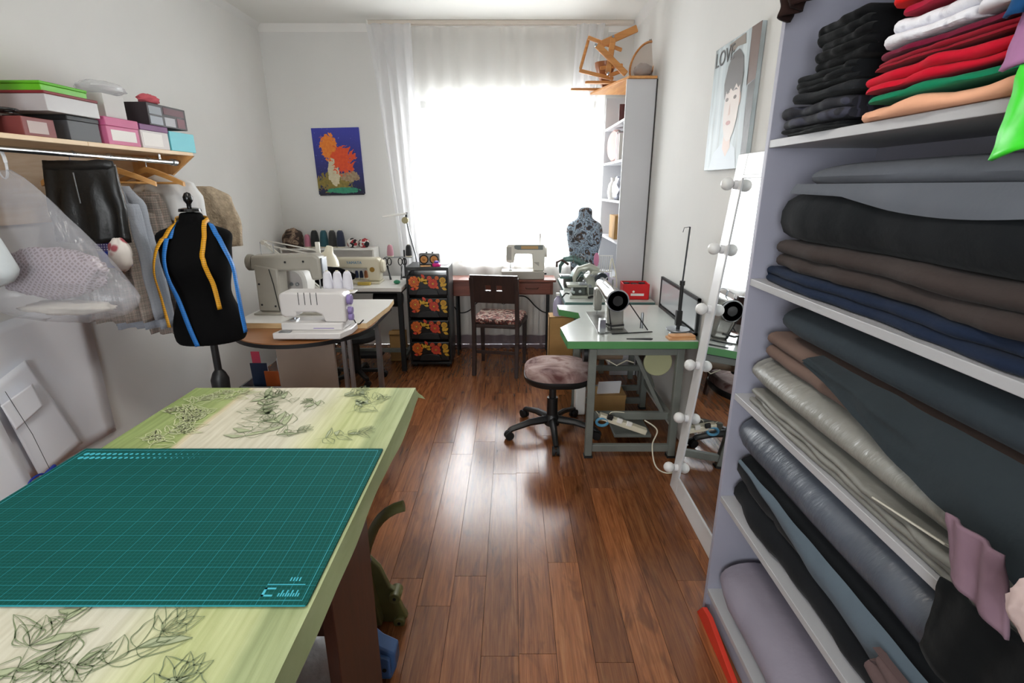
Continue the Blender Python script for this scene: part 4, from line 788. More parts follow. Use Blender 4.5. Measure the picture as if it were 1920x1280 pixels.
for i, (x, a) in enumerate(((-1.13, -.05), (-1.03, .05))):
    s = thing('tailor_scissors', ('dark tailor scissors touching the cream machine wheel', 'dark tailor scissors next to the green chalk')[i], 'scissors', (x, 4.66, YZ), 0, 'scissors at the cream machine')
    MB().bar((0, 0, .0), (a*.3, .02, .13), .014, .004).bar((.01, 0, .0), (a*.3-.01, .02, .13), .014, .004).build('blade', dark_steel, s)
    for sg in (-1, 1): MB().tube([(a*.4+sg*.02+.018*math.cos(t), .02, .165+.032*math.sin(t)) for t in [2*PI*k/14 for k in range(15)]], .005, 6).build('handle', black_plastic, s)
tag(MB().ball((-1.02, 4.45, YZ+.018), (.03, .025, .018)).build('wax_block', mat('green_wax', '#1f7a57', .5)), 'small green tailor chalk on the white table', 'chalk')
ts = thing('thread_stand', 'grey thread stand with two cone plates behind the cream machine', 'thread stand', (-1.07, 4.78, YZ))
MB().cyl((.06, 0, 0), (.06, 0, .26), .008).build('pole', dark_steel, ts); MB().b2((-.12, -.04, .19), (.14, .04, .197)).build('tray', steel, ts, bevel=.002); MB().lathe([(0, 0), (.04, 0), (.03, .012), (0, .012)], (.06, 0, 0)).build('base', dark_steel, ts)
cone('pink thread cone on the grey thread stand', -1.14, 4.78, YZ+.198, '#c08a97', .028, .11); cone('black thread cone on the grey thread stand', -.967, 4.78, YZ+.198, '#17181c', .027, .11)
ll = thing('strip_lamp', 'slim white strip lamp on a jointed arm before the curtain', 'lamp', (-.883, 4.79, YZ))
MB().tube([(0, 0, 0), (-.02, 0, .2), (-.07, 0, .42), (-.09, 0, .55)], .008, 8).build('arm', steel, ll); MB().bar((-.085, 0, .59), (-.30, -.05, .565), .035, .018).build('lamp_head', white_plastic, ll, bevel=.004)
MB().cyl((-.10, -.02, .53), (-.10, .02, .53), .03).build('joint', mat('brass_dull', '#8d8465', .4, .6), ll); MB().bar((-.095, 0, .52), (-.085, 0, .60), .02, .02).build('knuckle', dark_steel, ll); MB().b2((-.03, -.03, 0), (.03, .03, .02)).build('clamp', dark_steel, ll, bevel=.003)
# small white riser shelf with big cones
rs = thing('riser_shelf', 'low white wall shelf carrying five big thread cones', 'shelf', (-1.75, 5.03, YZ))
RZ = 1.03
MB().b2((-2.24, 4.93, RZ-.016), (-1.335, 5.13, RZ)).build('board', white_paint, rs, world=True, bevel=.002)
MB().b2((-1.351, 4.94, .88), (-1.335, 5.13, RZ-.016)).build('side_panel', white_paint, rs, world=True); MB().b2((-2.24, 4.94, .88), (-2.224, 5.13, RZ-.016)).build('side_panel', white_paint, rs, world=True)
MB().b2((-2.24, 5.12, .88), (-1.335, 5.135, RZ-.016)).build('back_panel', white_paint, rs, world=True)
for px, c, nm, h, r in ((578, '#c77d94', 'pink', .125, .03), (592, '#0f1416', 'black', .165, .037), (609, '#1f5560', 'teal', .165, .036), (625, '#2a2a2a', 'charcoal', .165, .036), (640, '#1a2440', 'navy', .165, .036)):
    cone('big %s thread cone on the low white shelf' % nm, W(px, 462, Y=5.03).x, 5.03, RZ+.0005, c, r, h, 'big cones on the low white shelf')
flor = mat('black_red_floral', '#cfc9c4', .85, pattern=lambda q: q.ramp(q.vor(q.coord(), 42, 1), [(.25, '#1f1d1f'), (.4, '#d8d2cc'), (.62, '#a8353c'), (.75, '#d9d5d0')], 'CONSTANT'))
for px, nm in ((662, 'with red blooms'), (683, 'with a pointed tip')): tag(floor_clip(crumpled((W(px, 462, Y=5.03).x, 5.03, RZ+.04), (.055, .05, .05), px, .15), RZ+.0005).build('pincushion', flor, sharp=180), 'small black floral pincushion %s on the white shelf' % nm, 'pincushion')
camo = mat('brown_camouflage', '#6b5a4b', .9, pattern=lambda q: q.ramp(q.noise(q.coord(), 14, 3, .8), [(.36, '#3a2d26'), (.46, '#6e5a4c'), (.56, '#94806c'), (.66, '#51443a')], 'CONSTANT'))
tag(floor_clip(crumpled((-2.125, 5.0, RZ+.075), (.10, .09, .11), 44, .15), RZ+.0005).build('cloth_bundle', camo, sharp=180), 'brown mottled cloth bundle in the corner on the white shelf', 'fabric')
tag(floor_clip(crumpled((-1.62, 4.36, YZ+.08), (.26, .06, .085), 47, .15), YZ+.0005).build('black_cloth', cloth('black_cover', '#0d0d0e'), sharp=180), 'black cloth bundle on the white table behind the lamp', 'fabric')
# under the tables
bx = thing('cardboard_box', 'tall open cardboard box on the floor beside the drawer tower', 'box', (-1.09, 4.66, 0))
for a, b in (((-.07, -.06, 0), (.07, -.056, .28)), ((-.07, .056, 0), (.07, .06, .28)), ((-.07, -.06, 0), (-.066, .06, .28)), ((.066, -.06, 0), (.07, .06, .28)), ((-.07, -.06, 0), (.07, .06, .004))): MB().b2(a, b).build('panel', cardboard, bx)
MB().box((0, -.07, .285), (.14, .05, .003), rot=(.5, 0, 0)).build('flap', cardboard, bx)
stl = thing('stool_base', 'black wheeled stool pushed under the white sewing table', 'stool', (-1.33, 4.12, 0))
MB().cyl((0, 0, .07), (0, 0, .36), .03).build('column', black_plastic, stl); MB().lathe([(0, .36), (.17, .36), (.19, .38), (.185, .41), (.15, .425), (0, .428)], n=26).build('seat', mat('dark_grey_fabric', '#26282a', .9), stl)
for k in range(5):
    a = 2*PI*k/5+.3; MB().bar((0, 0, .08), (.22*math.cos(a), .22*math.sin(a), .065), .035, .03).build('spoke', black_plastic, stl, bevel=.005); MB().cyl((.22*math.cos(a), .22*math.sin(a)-.02, .026), (.22*math.cos(a), .22*math.sin(a)+.02, .026), .026).build('caster', black_plastic, stl)
cr = thing('storage_crate', 'low grey crate of folders under the rounded table', 'crate', (-1.72, 3.44, 0))
for a, b in (((-.19, -.14, 0), (.19, -.13, .26)), ((-.19, .13, 0), (.19, .14, .26)), ((-.19, -.14, 0), (-.18, .14, .26)), ((.18, -.14, 0), (.19, .14, .26)), ((-.19, -.14, 0), (.19, .14, .01))): MB().b2(a, b).build('panel', mat('grey_plastic', '#8f9092', .5), cr)
for x, w, h, c, nm, rz in ((-.10, .12, .38, '#1b2c49', 'navy blue', .2), (.0, .1, .33, '#c9622a', 'orange', -.12), (.09, .1, .42, '#c7cad0', 'pale grey', .1), (-.14, .06, .45, '#c7405a', 'pink', .75)):
    f = thing('folder', '%s folder standing in the low grey crate' % nm, 'folder', (-1.72+x, 3.42+rz*.1, .011), 0, 'folders in the grey crate'); MB().box((0, 0, h/2), (w, .006, h), rot=(.06, 0, 0)).build('cover', crd('folder'+nm.replace(' ', ''), c), f); MB().box((0, .009, h/2), (w*.96, .005, h*.95), rot=(.06, 0, 0)).build('pages', paper, f)
# ------------------------------------------------------------------ drawer tower with painted flowers
KX0, KX1, KY, KB, KZ = -.93, -.555, 4.40, 4.74, .93
dw = thing('drawer_tower', 'black plastic drawer tower painted with orange flowers', 'drawers', ((KX0+KX1)/2, KY, 0))
kw = KX1-KX0
MB().b2((-kw/2, .0, KZ-.03), (kw/2, KB-KY, KZ)).build('top', black_plastic, dw, bevel=.006)
for s in (-1, 1):
    for y in (.01, KB-KY-.03): MB().b2((s*kw/2-.02*(s > 0)-.0, y, .05), (s*kw/2+.02*(s < 0), y+.02, KZ-.03)).build('post', black_plastic, dw)
    MB().b2((s*kw/2-.004*(s > 0), .03, .06), (s*kw/2+.004*(s < 0), KB-KY-.03, KZ-.03)).build('side_panel', black_plastic, dw)
MB().b2((-kw/2, .0, .035), (kw/2, KB-KY, .06)).build('base', black_plastic, dw, bevel=.004)
for x in (-.15, .15):
    for y in (.05, .28): MB().cyl((x-.012, y, .0185), (x+.012, y, .0185), .018, n=12).build('caster', black_rubber, dw)
og = [mat('flower_orange', '#d2641f', .5), mat('flower_red', '#c8402a', .5), mat('flower_gold', '#c79a2a', .5), mat('flower_dark', '#7d2f14', .5)]
def flower(m, x, z, r, mi, y):
    for k in range(9):
        a = 2*PI*k/9; m.flat([(x+r*.66*math.cos(a)+r*.36*math.cos(b), y, z+r*.66*math.sin(a)+r*.36*math.sin(b)) for b in [2*PI*j/10 for j in range(10)]], mi)
    m.flat([(x+r*.72*math.cos(b), y-.0004, z+r*.72*math.sin(b)) for b in [2*PI*j/14 for j in range(14)]], mi)
    for rr_, mm_ in ((.55, 3), (.46, mi), (.30, 3), (.2, 2)): m.flat([(x+r*rr_*math.cos(b), y-.0008-.0003*(1-rr_), z+r*rr_*math.sin(b)) for b in [2*PI*j/12 for j in range(12)]], mm_)
def leaf2(m, x, z, a, L, w, mi, y):
    c, s = math.cos(a), math.sin(a); p = [(t*L, w*math.sin(PI*t)) for t in [i/6 for i in range(7)]]+[(t*L, -w*math.sin(PI*t)) for t in [i/6 for i in range(5, 0, -1)]]
    m.flat([(x+u*c-v*s, y, z+u*s+v*c) for u, v in p], mi)
dh = .2025; d0 = None
for k in range(4):
    z = .075+k*dh
    dr = MB().b2((-kw/2+.012, -.012, z), (kw/2-.012, .3, z+dh-.022)).build('drawer', mat('drawer_black', '#0f0d0d', .35), dw, bevel=.01, seg=3)
    lip = [(-.10, z+.008), (.10, z+.008), (.085, z+.05)]+arc(0, z+.045, .085, .022, 0, PI, 8)[1:-1]+[(-.085, z+.05)]
    MB().prism(lip, -.03, -.012, 'y').build('handle', black_plastic, dr, bevel=.003)
    m = MB(); y = -.0136; zt = z+dh-.022
    flower(m, -.115, zt-.058, .05, 0, y); flower(m, .05, zt-.075, .043, 1, y-.0002); flower(m, .135, zt-.045, .028, 2, y-.0004); flower(m, .02, zt-.028, .022, 1, y-.0006); flower(m, .085, zt-.025, .018, 0, y-.0003)
    for x, zz, a, mi in ((-.05, zt-.06, 1.2, 2), (-.04, zt-.06, .5, 2), (-.06, zt-.06, 1.9, 2), (-.04, zt-.055, -.4, 2), (.13, zt-.10, .6, 2), (.12, zt-.105, 1.3, 2), (.125, zt-.11, -.4, 2), (-.15, zt-.12, 0, 1), (-.12, zt-.125, .4, 0), (-.02, zt-.03, 2.2, 1), (.1, zt-.12, 2.4, 0)): leaf2(m, x, zz, a, .05, .013, mi, y)
    o = m.build('flower_print', og, dr, smooth=False); o['kind'] = 'stuff'
sp = thing('twin_speaker', 'small black speaker with two round gold cones on the drawer tower', 'speaker', (-.74, 4.58, KZ+.0005))
MB().b2((-.09, -.04, 0), (.09, .04, .10)).build('cabinet', black_plastic, sp, bevel=.006); MB().b2((-.086, -.042, .006), (.086, -.04, .094)).build('front_plate', mat('grey_plate', '#8f8c88', .4), sp, bevel=.002)
for x in (-.045, .045):
    r_ = MB().lathe([(.041, 0), (.041, .008), (.034, .01), (.03, .004)], (x, -.042, .05), 22, rot=(PI/2, 0, 0)).build('surround', black_rubber, sp); MB().lathe([(.031, .003), (.018, -.002), (.012, .004), (0, .006)], (x, -.0475, .05), 20, rot=(PI/2, 0, 0)).build('cone', mat('gold_cone', '#a5703a', .35, .5), sp)
    MB().cyl((x*.6, 0, .10), (x*.6, 0, .112), .008).build('knob', dark_steel, sp)
pb = thing('pin_box', 'pink and purple pin box on the drawer tower', 'box', (-.665, 4.46, KZ+.0005))
MB().lathe([(0, 0), (.036, 0), (.038, .02), (.03, .028), (0, .03)], n=8).build('body', mat('hot_pink', '#d9207f', .4), pb, bevel=.003); MB().lathe([(0, .03), (.022, .03), (.02, .045), (0, .05)], n=12).build('lid', mat('violet_plastic', '#5a3aa0', .4), pb)
tag(MB().box((-.76, 4.46, KZ+.003), (.09, .07, .004), rot=(0, 0, .2)).build('fabric_swatch', crd('ochreswatch', '#b98a55')), 'ochre paper swatch on the drawer tower', 'paper')
tag(MB().box((-.62, 4.58, KZ+.003), (.08, .10, .004), rot=(0, 0, -.2)).build('note_pad', paper), 'white note pad beside the twin speaker', 'paper')
# ------------------------------------------------------------------ desk, machine and chair at the window
DZ_ = .76; dk_ = thing('sewing_desk', 'reddish brown desk with a drawer under the window', 'desk', (-.09, 4.85, 0))
MB().b2((-.505, -.12, DZ_-.022), (.505, .145, DZ_)).build('tabletop', red_wood, dk_, bevel=.003); MB().b2((-.47, -.09, DZ_-.145), (.48, .125, DZ_-.022)).build('apron', red_wood, dk_)
d = MB().b2((.10, -.1, DZ_-.135), (.46, -.09, DZ_-.03)).build('drawer', red_wood, dk_, bevel=.003); MB().tube([(.22, -.10, DZ_-.08), (.23, -.115, DZ_-.085), (.33, -.115, DZ_-.085), (.34, -.10, DZ_-.08)], .004, 6).build('handle', mat('bronze', '#4a3428', .4, .6), d)
MB().b2((-.50, -.11, DZ_-.155), (-.1, .12, DZ_-.145)).build('lower_shelf', red_wood, dk_)
for x in (-.44, .44):
    for y in (-.07, .10): MB().cyl((x, y, 0), (x, y, DZ_-.145), .011).build('leg', dark_steel, dk_)
def cable(label, pts, r=.004, m=black_rubber, name='power_cable', cat='cable'):
    P = [Vector(p) for p in pts]; out = []
    for i in range(len(P)-1):
        a, b, c, d = P[max(i-1, 0)], P[i], P[i+1], P[min(i+2, len(P)-1)]
        for k in range(8):
            t = k/8; out.append(.5*((2*b)+(c-a)*t+(2*a-5*b+4*c-d)*t*t+(3*b-a-3*c+d)*t**3))
    out.append(P[-1]); return tag(MB().tube(out, r, 6).build(name, m), label, cat)
cable('black cable drooping under the desk beside the drawer tower', [W(968, 560, Y=4.86), W(905, 562, Y=4.86), W(880, 582, Y=4.84), W(862, 586, Y=4.83), W(852, 575, Y=4.83)], .006)
cable('thick black cable curving under the desk drawer', [W(960, 556, Y=4.86), W(985, 556, Y=4.86), W(1005, 575, Y=4.85), W(1020, 585, Y=4.85), W(1038, 586, Y=4.86)], .007)
cable('thin coiled black cord under the desk middle', [W(940, 556, Y=4.88), W(938, 566, Y=4.88), W(945, 570, Y=4.88), W(952, 564, Y=4.88), W(946, 557, Y=4.88)], .003)
sw = thing('sewing_machine', 'white household sewing machine with grey stripe on the brown desk', 'sewing machine', (.115, 4.85, DZ_))
gp = mat('warm_white', '#d8d4c8', .35)
MB().prism([(-.205, .0), (.19, .0), (.19, .075), (-.215, .075)], -.09, .08, 'y').build('base', mat('base_grey', '#aaa59b', .45), sw, bevel=.006)
MB().prism([(-.17, .17), (-.155, .155), (-.10, .155), (-.085, .235), (.075, .235), (.085, .075), (.19, .075), (.195, .31), (.18, .325), (-.15, .325), (-.17, .30)], -.06, .06, 'y').build('arm', gp, sw, bevel=.012, seg=3)
MB().prism([(-.09, .285), (-.095, .31), (-.08, .318), (.175, .318), (.175, .275), (-.06, .275)], -.0625, -.06, 'y').build('control_panel', mat('slate_grey', '#6d7470', .4), sw); MB().b2((-.03, -.064, .283), (.13, -.0625, .31)).build('display_strip', mat('ochre_panel', '#b4925f', .45), sw)
MB().b2((-.162, -.0615, .18), (-.12, -.06, .30)).build('face_groove', mat('base_grey', '#aaa59b'), sw); MB().cyl((-.13, 0, .08), (-.13, 0, .16), .004, n=8).b2((-.145, -.03, .08), (-.115, .01, .087)).build('presser_foot', chrome, sw)
MB().cyl((.15, 0, .325), (.15, 0, .42), .009, n=10).build('spool_pin', white_plastic, sw); MB().lathe([(0, 0), (.05, 0), (.05, .02), (0, .022)], (.195, 0, .25), 20, rot=(0, PI/2, 0)).build('handwheel', gp, sw)
MB().cyl((.19, -.03, .045), (.215, -.03, .045), .008).build('plug', black_rubber, sw); MB().prism([(.09, .16), (.14, .12), (.14, .16)], -.062, -.06, 'y').build('stitch_chart', mat('base_grey', '#aaa59b'), sw)
tag(MB().box((-.02, 4.755, DZ_+.0025), (.09, .03, .003)).build('ruler', white_plastic), 'short white ruler on the desk edge by the machine', 'ruler')
ch = thing('dining_chair', 'dark wooden chair with floral seat in front of the desk', 'chair', (-.11, 4.40, 0), -.17)
sf = mat('chair_floral', '#7b6258', .9, pattern=lambda q: q.ramp(q.noise(q.coord(), 22, 4, 1.2), [(.36, '#33221f'), (.46, '#7a4038'), (.54, '#a8998c'), (.62, '#6d5b50'), (.7, '#8f4a40')], 'CONSTANT'))
MB().prism([(-.20, -.19), (.20, -.19), (.225, .2), (-.225, .2)], .43, .465).build('seat_frame', dark_wood, ch, bevel=.006); MB().prism([(p[0]*1.0, p[1]+.01) for p in rrect(.43, .41, .05)], .465, .51).build('seat', sf, ch, bevel=.018, seg=3)
for x in (-.19, .19):
    MB().loft([[(x+a*.017, y0+b*.02, z) for a, b in ((-1, -1), (1, -1), (1, 1), (-1, 1))] for y0, z in ((-.22, 0), (-.195, .25), (-.19, .47), (-.215, .7), (-.25, .88))]).build('leg', dark_wood, ch, bevel=.003)
    MB().loft([[(x*1.05+a*k, .18+b*k, z) for a, b in ((-1, -1), (1, -1), (1, 1), (-1, 1))] for k, z in ((.014, 0), (.02, .43))]).build('leg', dark_wood, ch, bevel=.003)
m = MB()
def bk(x0, x1, z0, z1): m.prism([(x0, z0), (x1, z0), (x1, z1), (x0, z1)], -.012, .012, 'y', m=Matrix.Translation((0, -.236, .79)) @ Matrix.Rotation(.2, 4, 'X'))
bk(-.2, .2, .03, .115); bk(-.2, .2, -.13, -.02); bk(-.2, -.075, -.02, .03); bk(-.025, .02, -.02, .03); bk(.07, .2, -.02, .03)
m.build('backrest', dark_wood, ch)
MB().b2((-.18, -.2, .2), (.18, -.18, .225)).build('stretcher', dark_wood, ch)
# window-sill plant
pl = thing('potted_plant', 'small pale plant in a white pot on the window sill', 'plant', (-.56, 5.12, WZ0))
MB().lathe([(0, 0), (.035, 0), (.045, .07), (.04, .07), (.035, .06), (0, .06)]).build('pot', white_plastic, pl); lm = mat('pale_leaf', '#8fa58c', .6)
for k in range(7):
    a = k*2.4; MB().grid(lambda u, v: ((.02+.09*u)*math.cos(a)+.02*(v-.5)*math.sin(PI*u)*-math.sin(a), ((.02+.05*u)*math.sin(a))*.5+.02*(v-.5)*math.sin(PI*u)*math.cos(a)-.0, .06+.16*u-.06*u*u), 6, 2).build('leaf', lm, pl, solid=.001)
# wall picture: plain stand-in in the colours of the original
pc = thing('wall_picture', 'deep blue canvas with an orange red swirl on the window wall', 'picture', (-1.665, YB-.0125, 1.83), 0)
pc.matrix_basis = Matrix.Translation((-1.66, YB-.0125, 1.83)) @ Matrix.Rotation(-.02, 4, 'Y')
def art(q):
    g = q.coord('Generated'); x, y, z = q.sep(g); n = q.noise(q.coord(), 15, 6, 2.0)
    base = q.mix(z, '#0d0f2c', '#353a9e'); base = q.mix(q.ramp(q.noise(q.coord(), 60, 2), [(.66, '#000000'), (.72, '#ffffff')]), base, '#6a78c8')
    def blob(cx, cz, rx, rz, k=.5):
        d = q.math('ADD', q.math('POWER', q.math('DIVIDE', q.math('SUBTRACT', x, cx), rx), 2), q.math('POWER', q.math('DIVIDE', q.math('SUBTRACT', z, cz), rz), 2))
        return q.math('LESS_THAN', q.math('ADD', d, q.math('MULTIPLY', q.math('SUBTRACT', n, .5), k*7)), 1)
    def over(b, msk, a1, a2): return q.mix(msk, b, q.mix(q.noise(q.coord(), 40, 4), a1, a2))
    base = over(base, blob(.36, .2, .42, .14, .6), '#3a4b20', '#a88a3a'); base = over(base, blob(.7, .27, .2, .08), '#6b2b1c', '#b9b08a')
    base = over(base, blob(.38, .36, .12, .24, .25), '#b9a98a', '#d8d2b4'); base = over(base, blob(.33, .72, .17, .2, .4), '#d2551a', '#f09a30'); base = over(base, blob(.6, .52, .24, .2, .6), '#c3281a', '#e8601c')
    return over(base, blob(.55, .06, .34, .045, .3), '#0d5a45', '#3fa67f')
MB().b2((-.225, 0, -.30), (.225, .012, .30)).build('canvas', mat('abstract_canvas', '#202060', .6, pattern=art), pc, bevel=.002); MB().b2((-.215, .0, -.31), (.215, .012, -.298)).build('bottom_edge', mat('canvas_edge', '#1a1420', .6), pc)
# ------------------------------------------------------------------ green-edged industrial sewing table
GZ = .765
gt = thing('machine_table', 'industrial sewing table with green edge and grey steel frame', 'table', (.70, 3.2, 0))
gp_ = [(.315, 2.74), (1.055, 2.74), (1.075, 3.66), (.335, 3.66), (.335, 3.52), (.46, 3.42), (.455, 3.28), (.365, 3.14), (.30, 3.03)]
MB().prism(gp_, GZ-.003, GZ).build('laminate', mat('pale_grey_laminate', '#c3c8c3', .22, var=(3, .06)), gt, world=True)
MB().prism(gp_, GZ-.045, GZ-.003).build('green_edge', mat('green_edging', '#4f8a52', .45, var=(5, .12)), gt, world=True)
MB().prism([(.36, 2.78), (1.03, 2.78), (1.03, 3.62), (.47, 3.62), (.47, 2.9)], GZ-.06, GZ-.045).build('underside', dark_steel, gt, world=True)
for y in (2.80, 3.52):
    for x in (.47, .98): MB().b2((x-.022, y-.02, 0.012), (x+.022, y+.02, GZ-.06)).build('leg', grey_enamel, gt, world=True, bevel=.004); MB().b2((x-.026, y-.025, 0), (x+.026, y+.025, .012)).build('foot_pad', black_rubber, gt, world=True)
    MB().b2((.47, y-.015, GZ-.10), (.98, y+.015, GZ-.06)).build('frame_bar', grey_enamel, gt, world=True, bevel=.003); MB().b2((.47, y-.015, .04), (.98, y+.015, .085)).build('frame_bar', grey_enamel, gt, world=True, bevel=.003)
MB().b2((.47, 2.90, .20), (.98, 2.93, .25)).build('crossbar', grey_enamel, gt, world=True, bevel=.003); MB().b2((.975, 2.80, .2), (1.0, 3.5, .24)).build('crossbar', grey_enamel, gt, world=True)
for o_ in (0, .09): MB().bar((.72+o_*.9, 2.95+o_*3, GZ-.07), (.955, 2.92+o_*3, .22+o_*.9), .03, .025).build('brace', grey_enamel, gt, world=True, bevel=.003)
MB().b2((.66, 2.95, .05), (.90, 3.25, .07)).build('treadle', grey_enamel, gt, world=True, bevel=.003)
mo = thing('machine_motor', 'cream clutch motor with big round guard under the green table', 'motor', (.86, 2.98, .47))
MB().cyl((0.035, -.05, .10), (.035, -.03, .10), .088, n=30).build('pulley_guard', mat('cream_guard', '#b9bb92', .45, var=(4, .1)), mo, bevel=.006); MB().cyl((0.03, -.03, .10), (.03, .15, .10), .07, n=22).build('housing', dark_steel, mo); MB().b2((.0, .02, .16), (.05, .1, .234)).build('bracket', dark_steel, mo)
wd_ = thing('bobbin_winder', 'brown wired knee-lift motor block below the green table', 'motor', (.60, 2.98, .555))
MB().cyl((-.12, 0, .06), (.08, 0, .06), .04, n=18).build('housing', mat('brown_motor', '#7a6a58', .5, var=(9, .2)), wd_); MB().cyl((-.16, 0, .06), (-.12, 0, .06), .055, n=18).build('knob', black_plastic, wd_); MB().b2((-.03, -.03, .09), (.05, .03, .149)).build('bracket', dark_steel, wd_)
MB().tube([(-.02, -.04, .03), (.04, -.06, .0), (.1, -.05, .03), (.15, -.04, .01)], .004, 6).build('wire', cream_plastic, wd_)
# straight-stitch machine, head along the table
sm = thing('sewing_machine', 'black and steel straight stitch machine on the green-edged table', 'sewing machine', (.62, 2.98, GZ+.0005), 0)
pol = mat('worn_grey_enamel', '#9d9c94', .25, .35, var=(7, .3))
MB().b2((-.11, -.08, .0), (.07, .44, .008)).build('bed', mat('worn_bed', '#7d7d78', .35, .6, var=(14, .3)), sm, bevel=.002)
rings = []
for y, r, zc in ((-.02, .048, .19), (.0, .052, .19), (.06, .055, .192), (.2, .047, .20), (.3, .042, .205), (.38, .045, .205), (.415, .04, .20)): rings.append([(r*math.cos(a)-.12*max(0, y)*.35, y, zc+r*1.05*math.sin(a)) for a in [2*PI*k/20 for k in range(20)]])
MB().loft(rings).build('arm', mat('polished_arm', '#b4b3ad', .16, .8, var=(6, .2)), sm)
MB().loft([[(a*.05+.02*k, .03+b*.05*(1-.3*k2), z) for a, b in ((-1, -1), (1, -1), (1, 1), (-1, 1))] for k, k2, z in ((.6, -.4, .008), (.2, 0, .06), (0, 0, .16))]).build('pillar', pol, sm, bevel=.012)
MB().box((-.045, .36, .115), (.05, .075, .15)).build('needle_head', pol, sm, bevel=.01); MB().cyl((-.045, .36, .01), (-.045, .36, .06), .004, n=8).build('needle_bar', chrome, sm)
MB().lathe([(0, 0), (.02, 0), (.025, .012), (.05, .006), (.062, .0), (.066, .018), (.06, .034), (.03, .034), (0, .036)], (0.005, -.02, .19), 28, rot=(PI/2, 0, 0)).build('handwheel', mat('wheel_black', '#161616', .3), sm)
MB().lathe([(.064, 0), (.068, .004), (.064, .008)], (0.005, -.046, .19), 28, rot=(PI/2, 0, 0)).build('wheel_rim', chrome, sm)
MB().tube([(-.03, .05, .245), (-.06, .12, .27), (-.02, .2, .285), (.02, .28, .27)], .003, 6).build('thread_guide', chrome, sm); MB().cyl((0, .1, .24), (0, .1, .29), .006, n=8).build('oil_cap', chrome, sm)
MB().b2((-.105, -.11, .008), (-.07, -.06, .09)).build('steel_flap', chrome, sm, bevel=.002)
MB().tube([(-.1, -.08, .07), (-.03, -.1, .05), (.04, -.09, .055)], .007, 6).build('lever', black_plastic, sm)
for s in (-1, 1): MB().bar((.005+s*.058, -.045, .19), (.09+s*.11, -.03, .006), .006, .006).build('drive_belt', black_rubber, sm)
MB().bar((-.03, -.105, .004), (.22, -.06, .004), .01, .004).build('belt_slot', black_rubber, sm)
th = thing('thread_stand', 'tall black thread stand with round steel tray by the wall', 'thread stand', (.985, 2.90, GZ))
MB().lathe([(0, 0), (.05, 0), (.045, .01), (.02, .014), (0, .014)]).build('base', steel, th); MB().cyl((0, 0, .01), (0, 0, .30), .011, n=10).build('lower_pole', black_plastic, th); MB().cyl((0, 0, .30), (.012, 0, .62), .005, n=8).build('upper_pole', dark_steel, th); MB().cyl((0, 0, .29), (0, 0, .315), .015, n=10).build('collar', black_plastic, th); MB().b2((-.02, -.015, .05), (.015, .015, .14)).build('clamp', black_plastic, th, bevel=.003)
MB().lathe([(.0, .022), (.065, .02), (.07, .026), (.068, .03), (0, .026)], n=26).build('tray', steel, th); MB().tube([(.012, 0, .62), (-.02, 0, .615), (-.025, 0, .59)], .002, 5).build('thread_hook', dark_steel, th)
pg = thing('glass_panel', 'black framed glass panel leaning on the wall behind the thread stand', 'panel', (1.075, 3.22, GZ))
fr = dark_steel
MB().b2((-.004, -.36, .03), (.004, .36, .22)).build('pane', mat('grey_glass', '#b4b8bb', .1, spec=.7), pg)
for a, b in (((-.008, -.38, 0), (.008, .38, .018)), ((-.008, -.38, .205), (.008, .38, .222)), ((-.008, -.38, 0), (.008, -.362, .222)), ((-.008, .362, 0), (.008, .38, .222))): MB().b2(a, b).build('frame_bar', fr, pg)
wk = thing('wood_block', 'small pale wooden block pair at the corner of the green table', 'block', (.965, 2.785, GZ), .08)
MB().b2((-.075, -.03, 0), (.08, .035, .013)).build('lower_slab', wood_mat('beech', '#c0895a', '#d6a677', 0), wk, bevel=.002); MB().b2((-.06, -.022, .013), (.08, .035, .024)).build('upper_slab', wood_mat('beech', '#c0895a', '#d6a677', 0), wk, bevel=.002)
tag(MB().prism([(-.09, 0), (.05, -.012), (.06, .0), (.05, .012)], 0, .006, m=Matrix.Translation((.745, 2.775, GZ))).build('seam_ripper', black_plastic), 'flat black blade tool lying near the green table edge', 'tool')
tag(MB().lathe([(0, 0), (.011, 0), (.009, .09), (.006, .1), (0, .1)], (.80, 3.02, GZ), 10).build('spool_peg', steel), 'small grey metal peg standing on the green table', 'peg')
px_ = thing('power_strip', 'cream power strip hanging on the green table frame', 'power strip', (.70, 2.86, .15), 0)
MB().bar((-.16, 0, .10), (.13, -.02, -.0), .05, .035).build('body', cream_plastic, px_, bevel=.005)
for k in range(3): MB().box((-.10+.06*k, -.03, .10-.022*k), (.035, .02, .03), rot=(0, .33, 0)).build('plug', black_plastic if k < 1 else white_plastic, px_, bevel=.004)
cable('white flex looping from the power strip down to the floor', [(.79, 2.75, .27), (.86, 2.72, .22), (.84, 2.72, .12), (.85, 2.66, .02), (.90, 2.60, .005), (1.0, 2.63, .006)], .004, cream_plastic)
cable('cream wire hanging over the lower crossbar of the green table', [(.52, 2.88, .27), (.58, 2.885, .21), (.62, 2.885, .26), (.7, 2.89, .255)], .003, cream_plastic)
tag(MB().tube([(.555+.035*math.cos(a), 2.84, .215+.025*math.sin(a)) for a in [2*PI*k/18 for k in range(19)]], .009, 8).build('blue_tape_roll', mat('sky_blue', '#4f8fb0', .5)), 'blue tape ring hanging on the green table crossbar', 'tape')
bx = thing('cardboard_box', 'tall cardboard box on the floor between desk and green table', 'box', (.40, 4.02, 0))
for a, b in (((-.1, -.08, 0), (.1, -.076, .60)), ((-.1, .076, 0), (.1, .08, .60)), ((-.1, -.08, 0), (-.096, .08, .60)), ((.096, -.08, 0), (.1, .08, .60)), ((-.1, -.08, .596), (.1, .08, .60))): MB().b2(a, b).build('panel', cardboard, bx)
bo = thing('plastic_bottle', 'lavender plastic bottle standing on the tall cardboard box', 'bottle', (.37, 4.0, .6005))
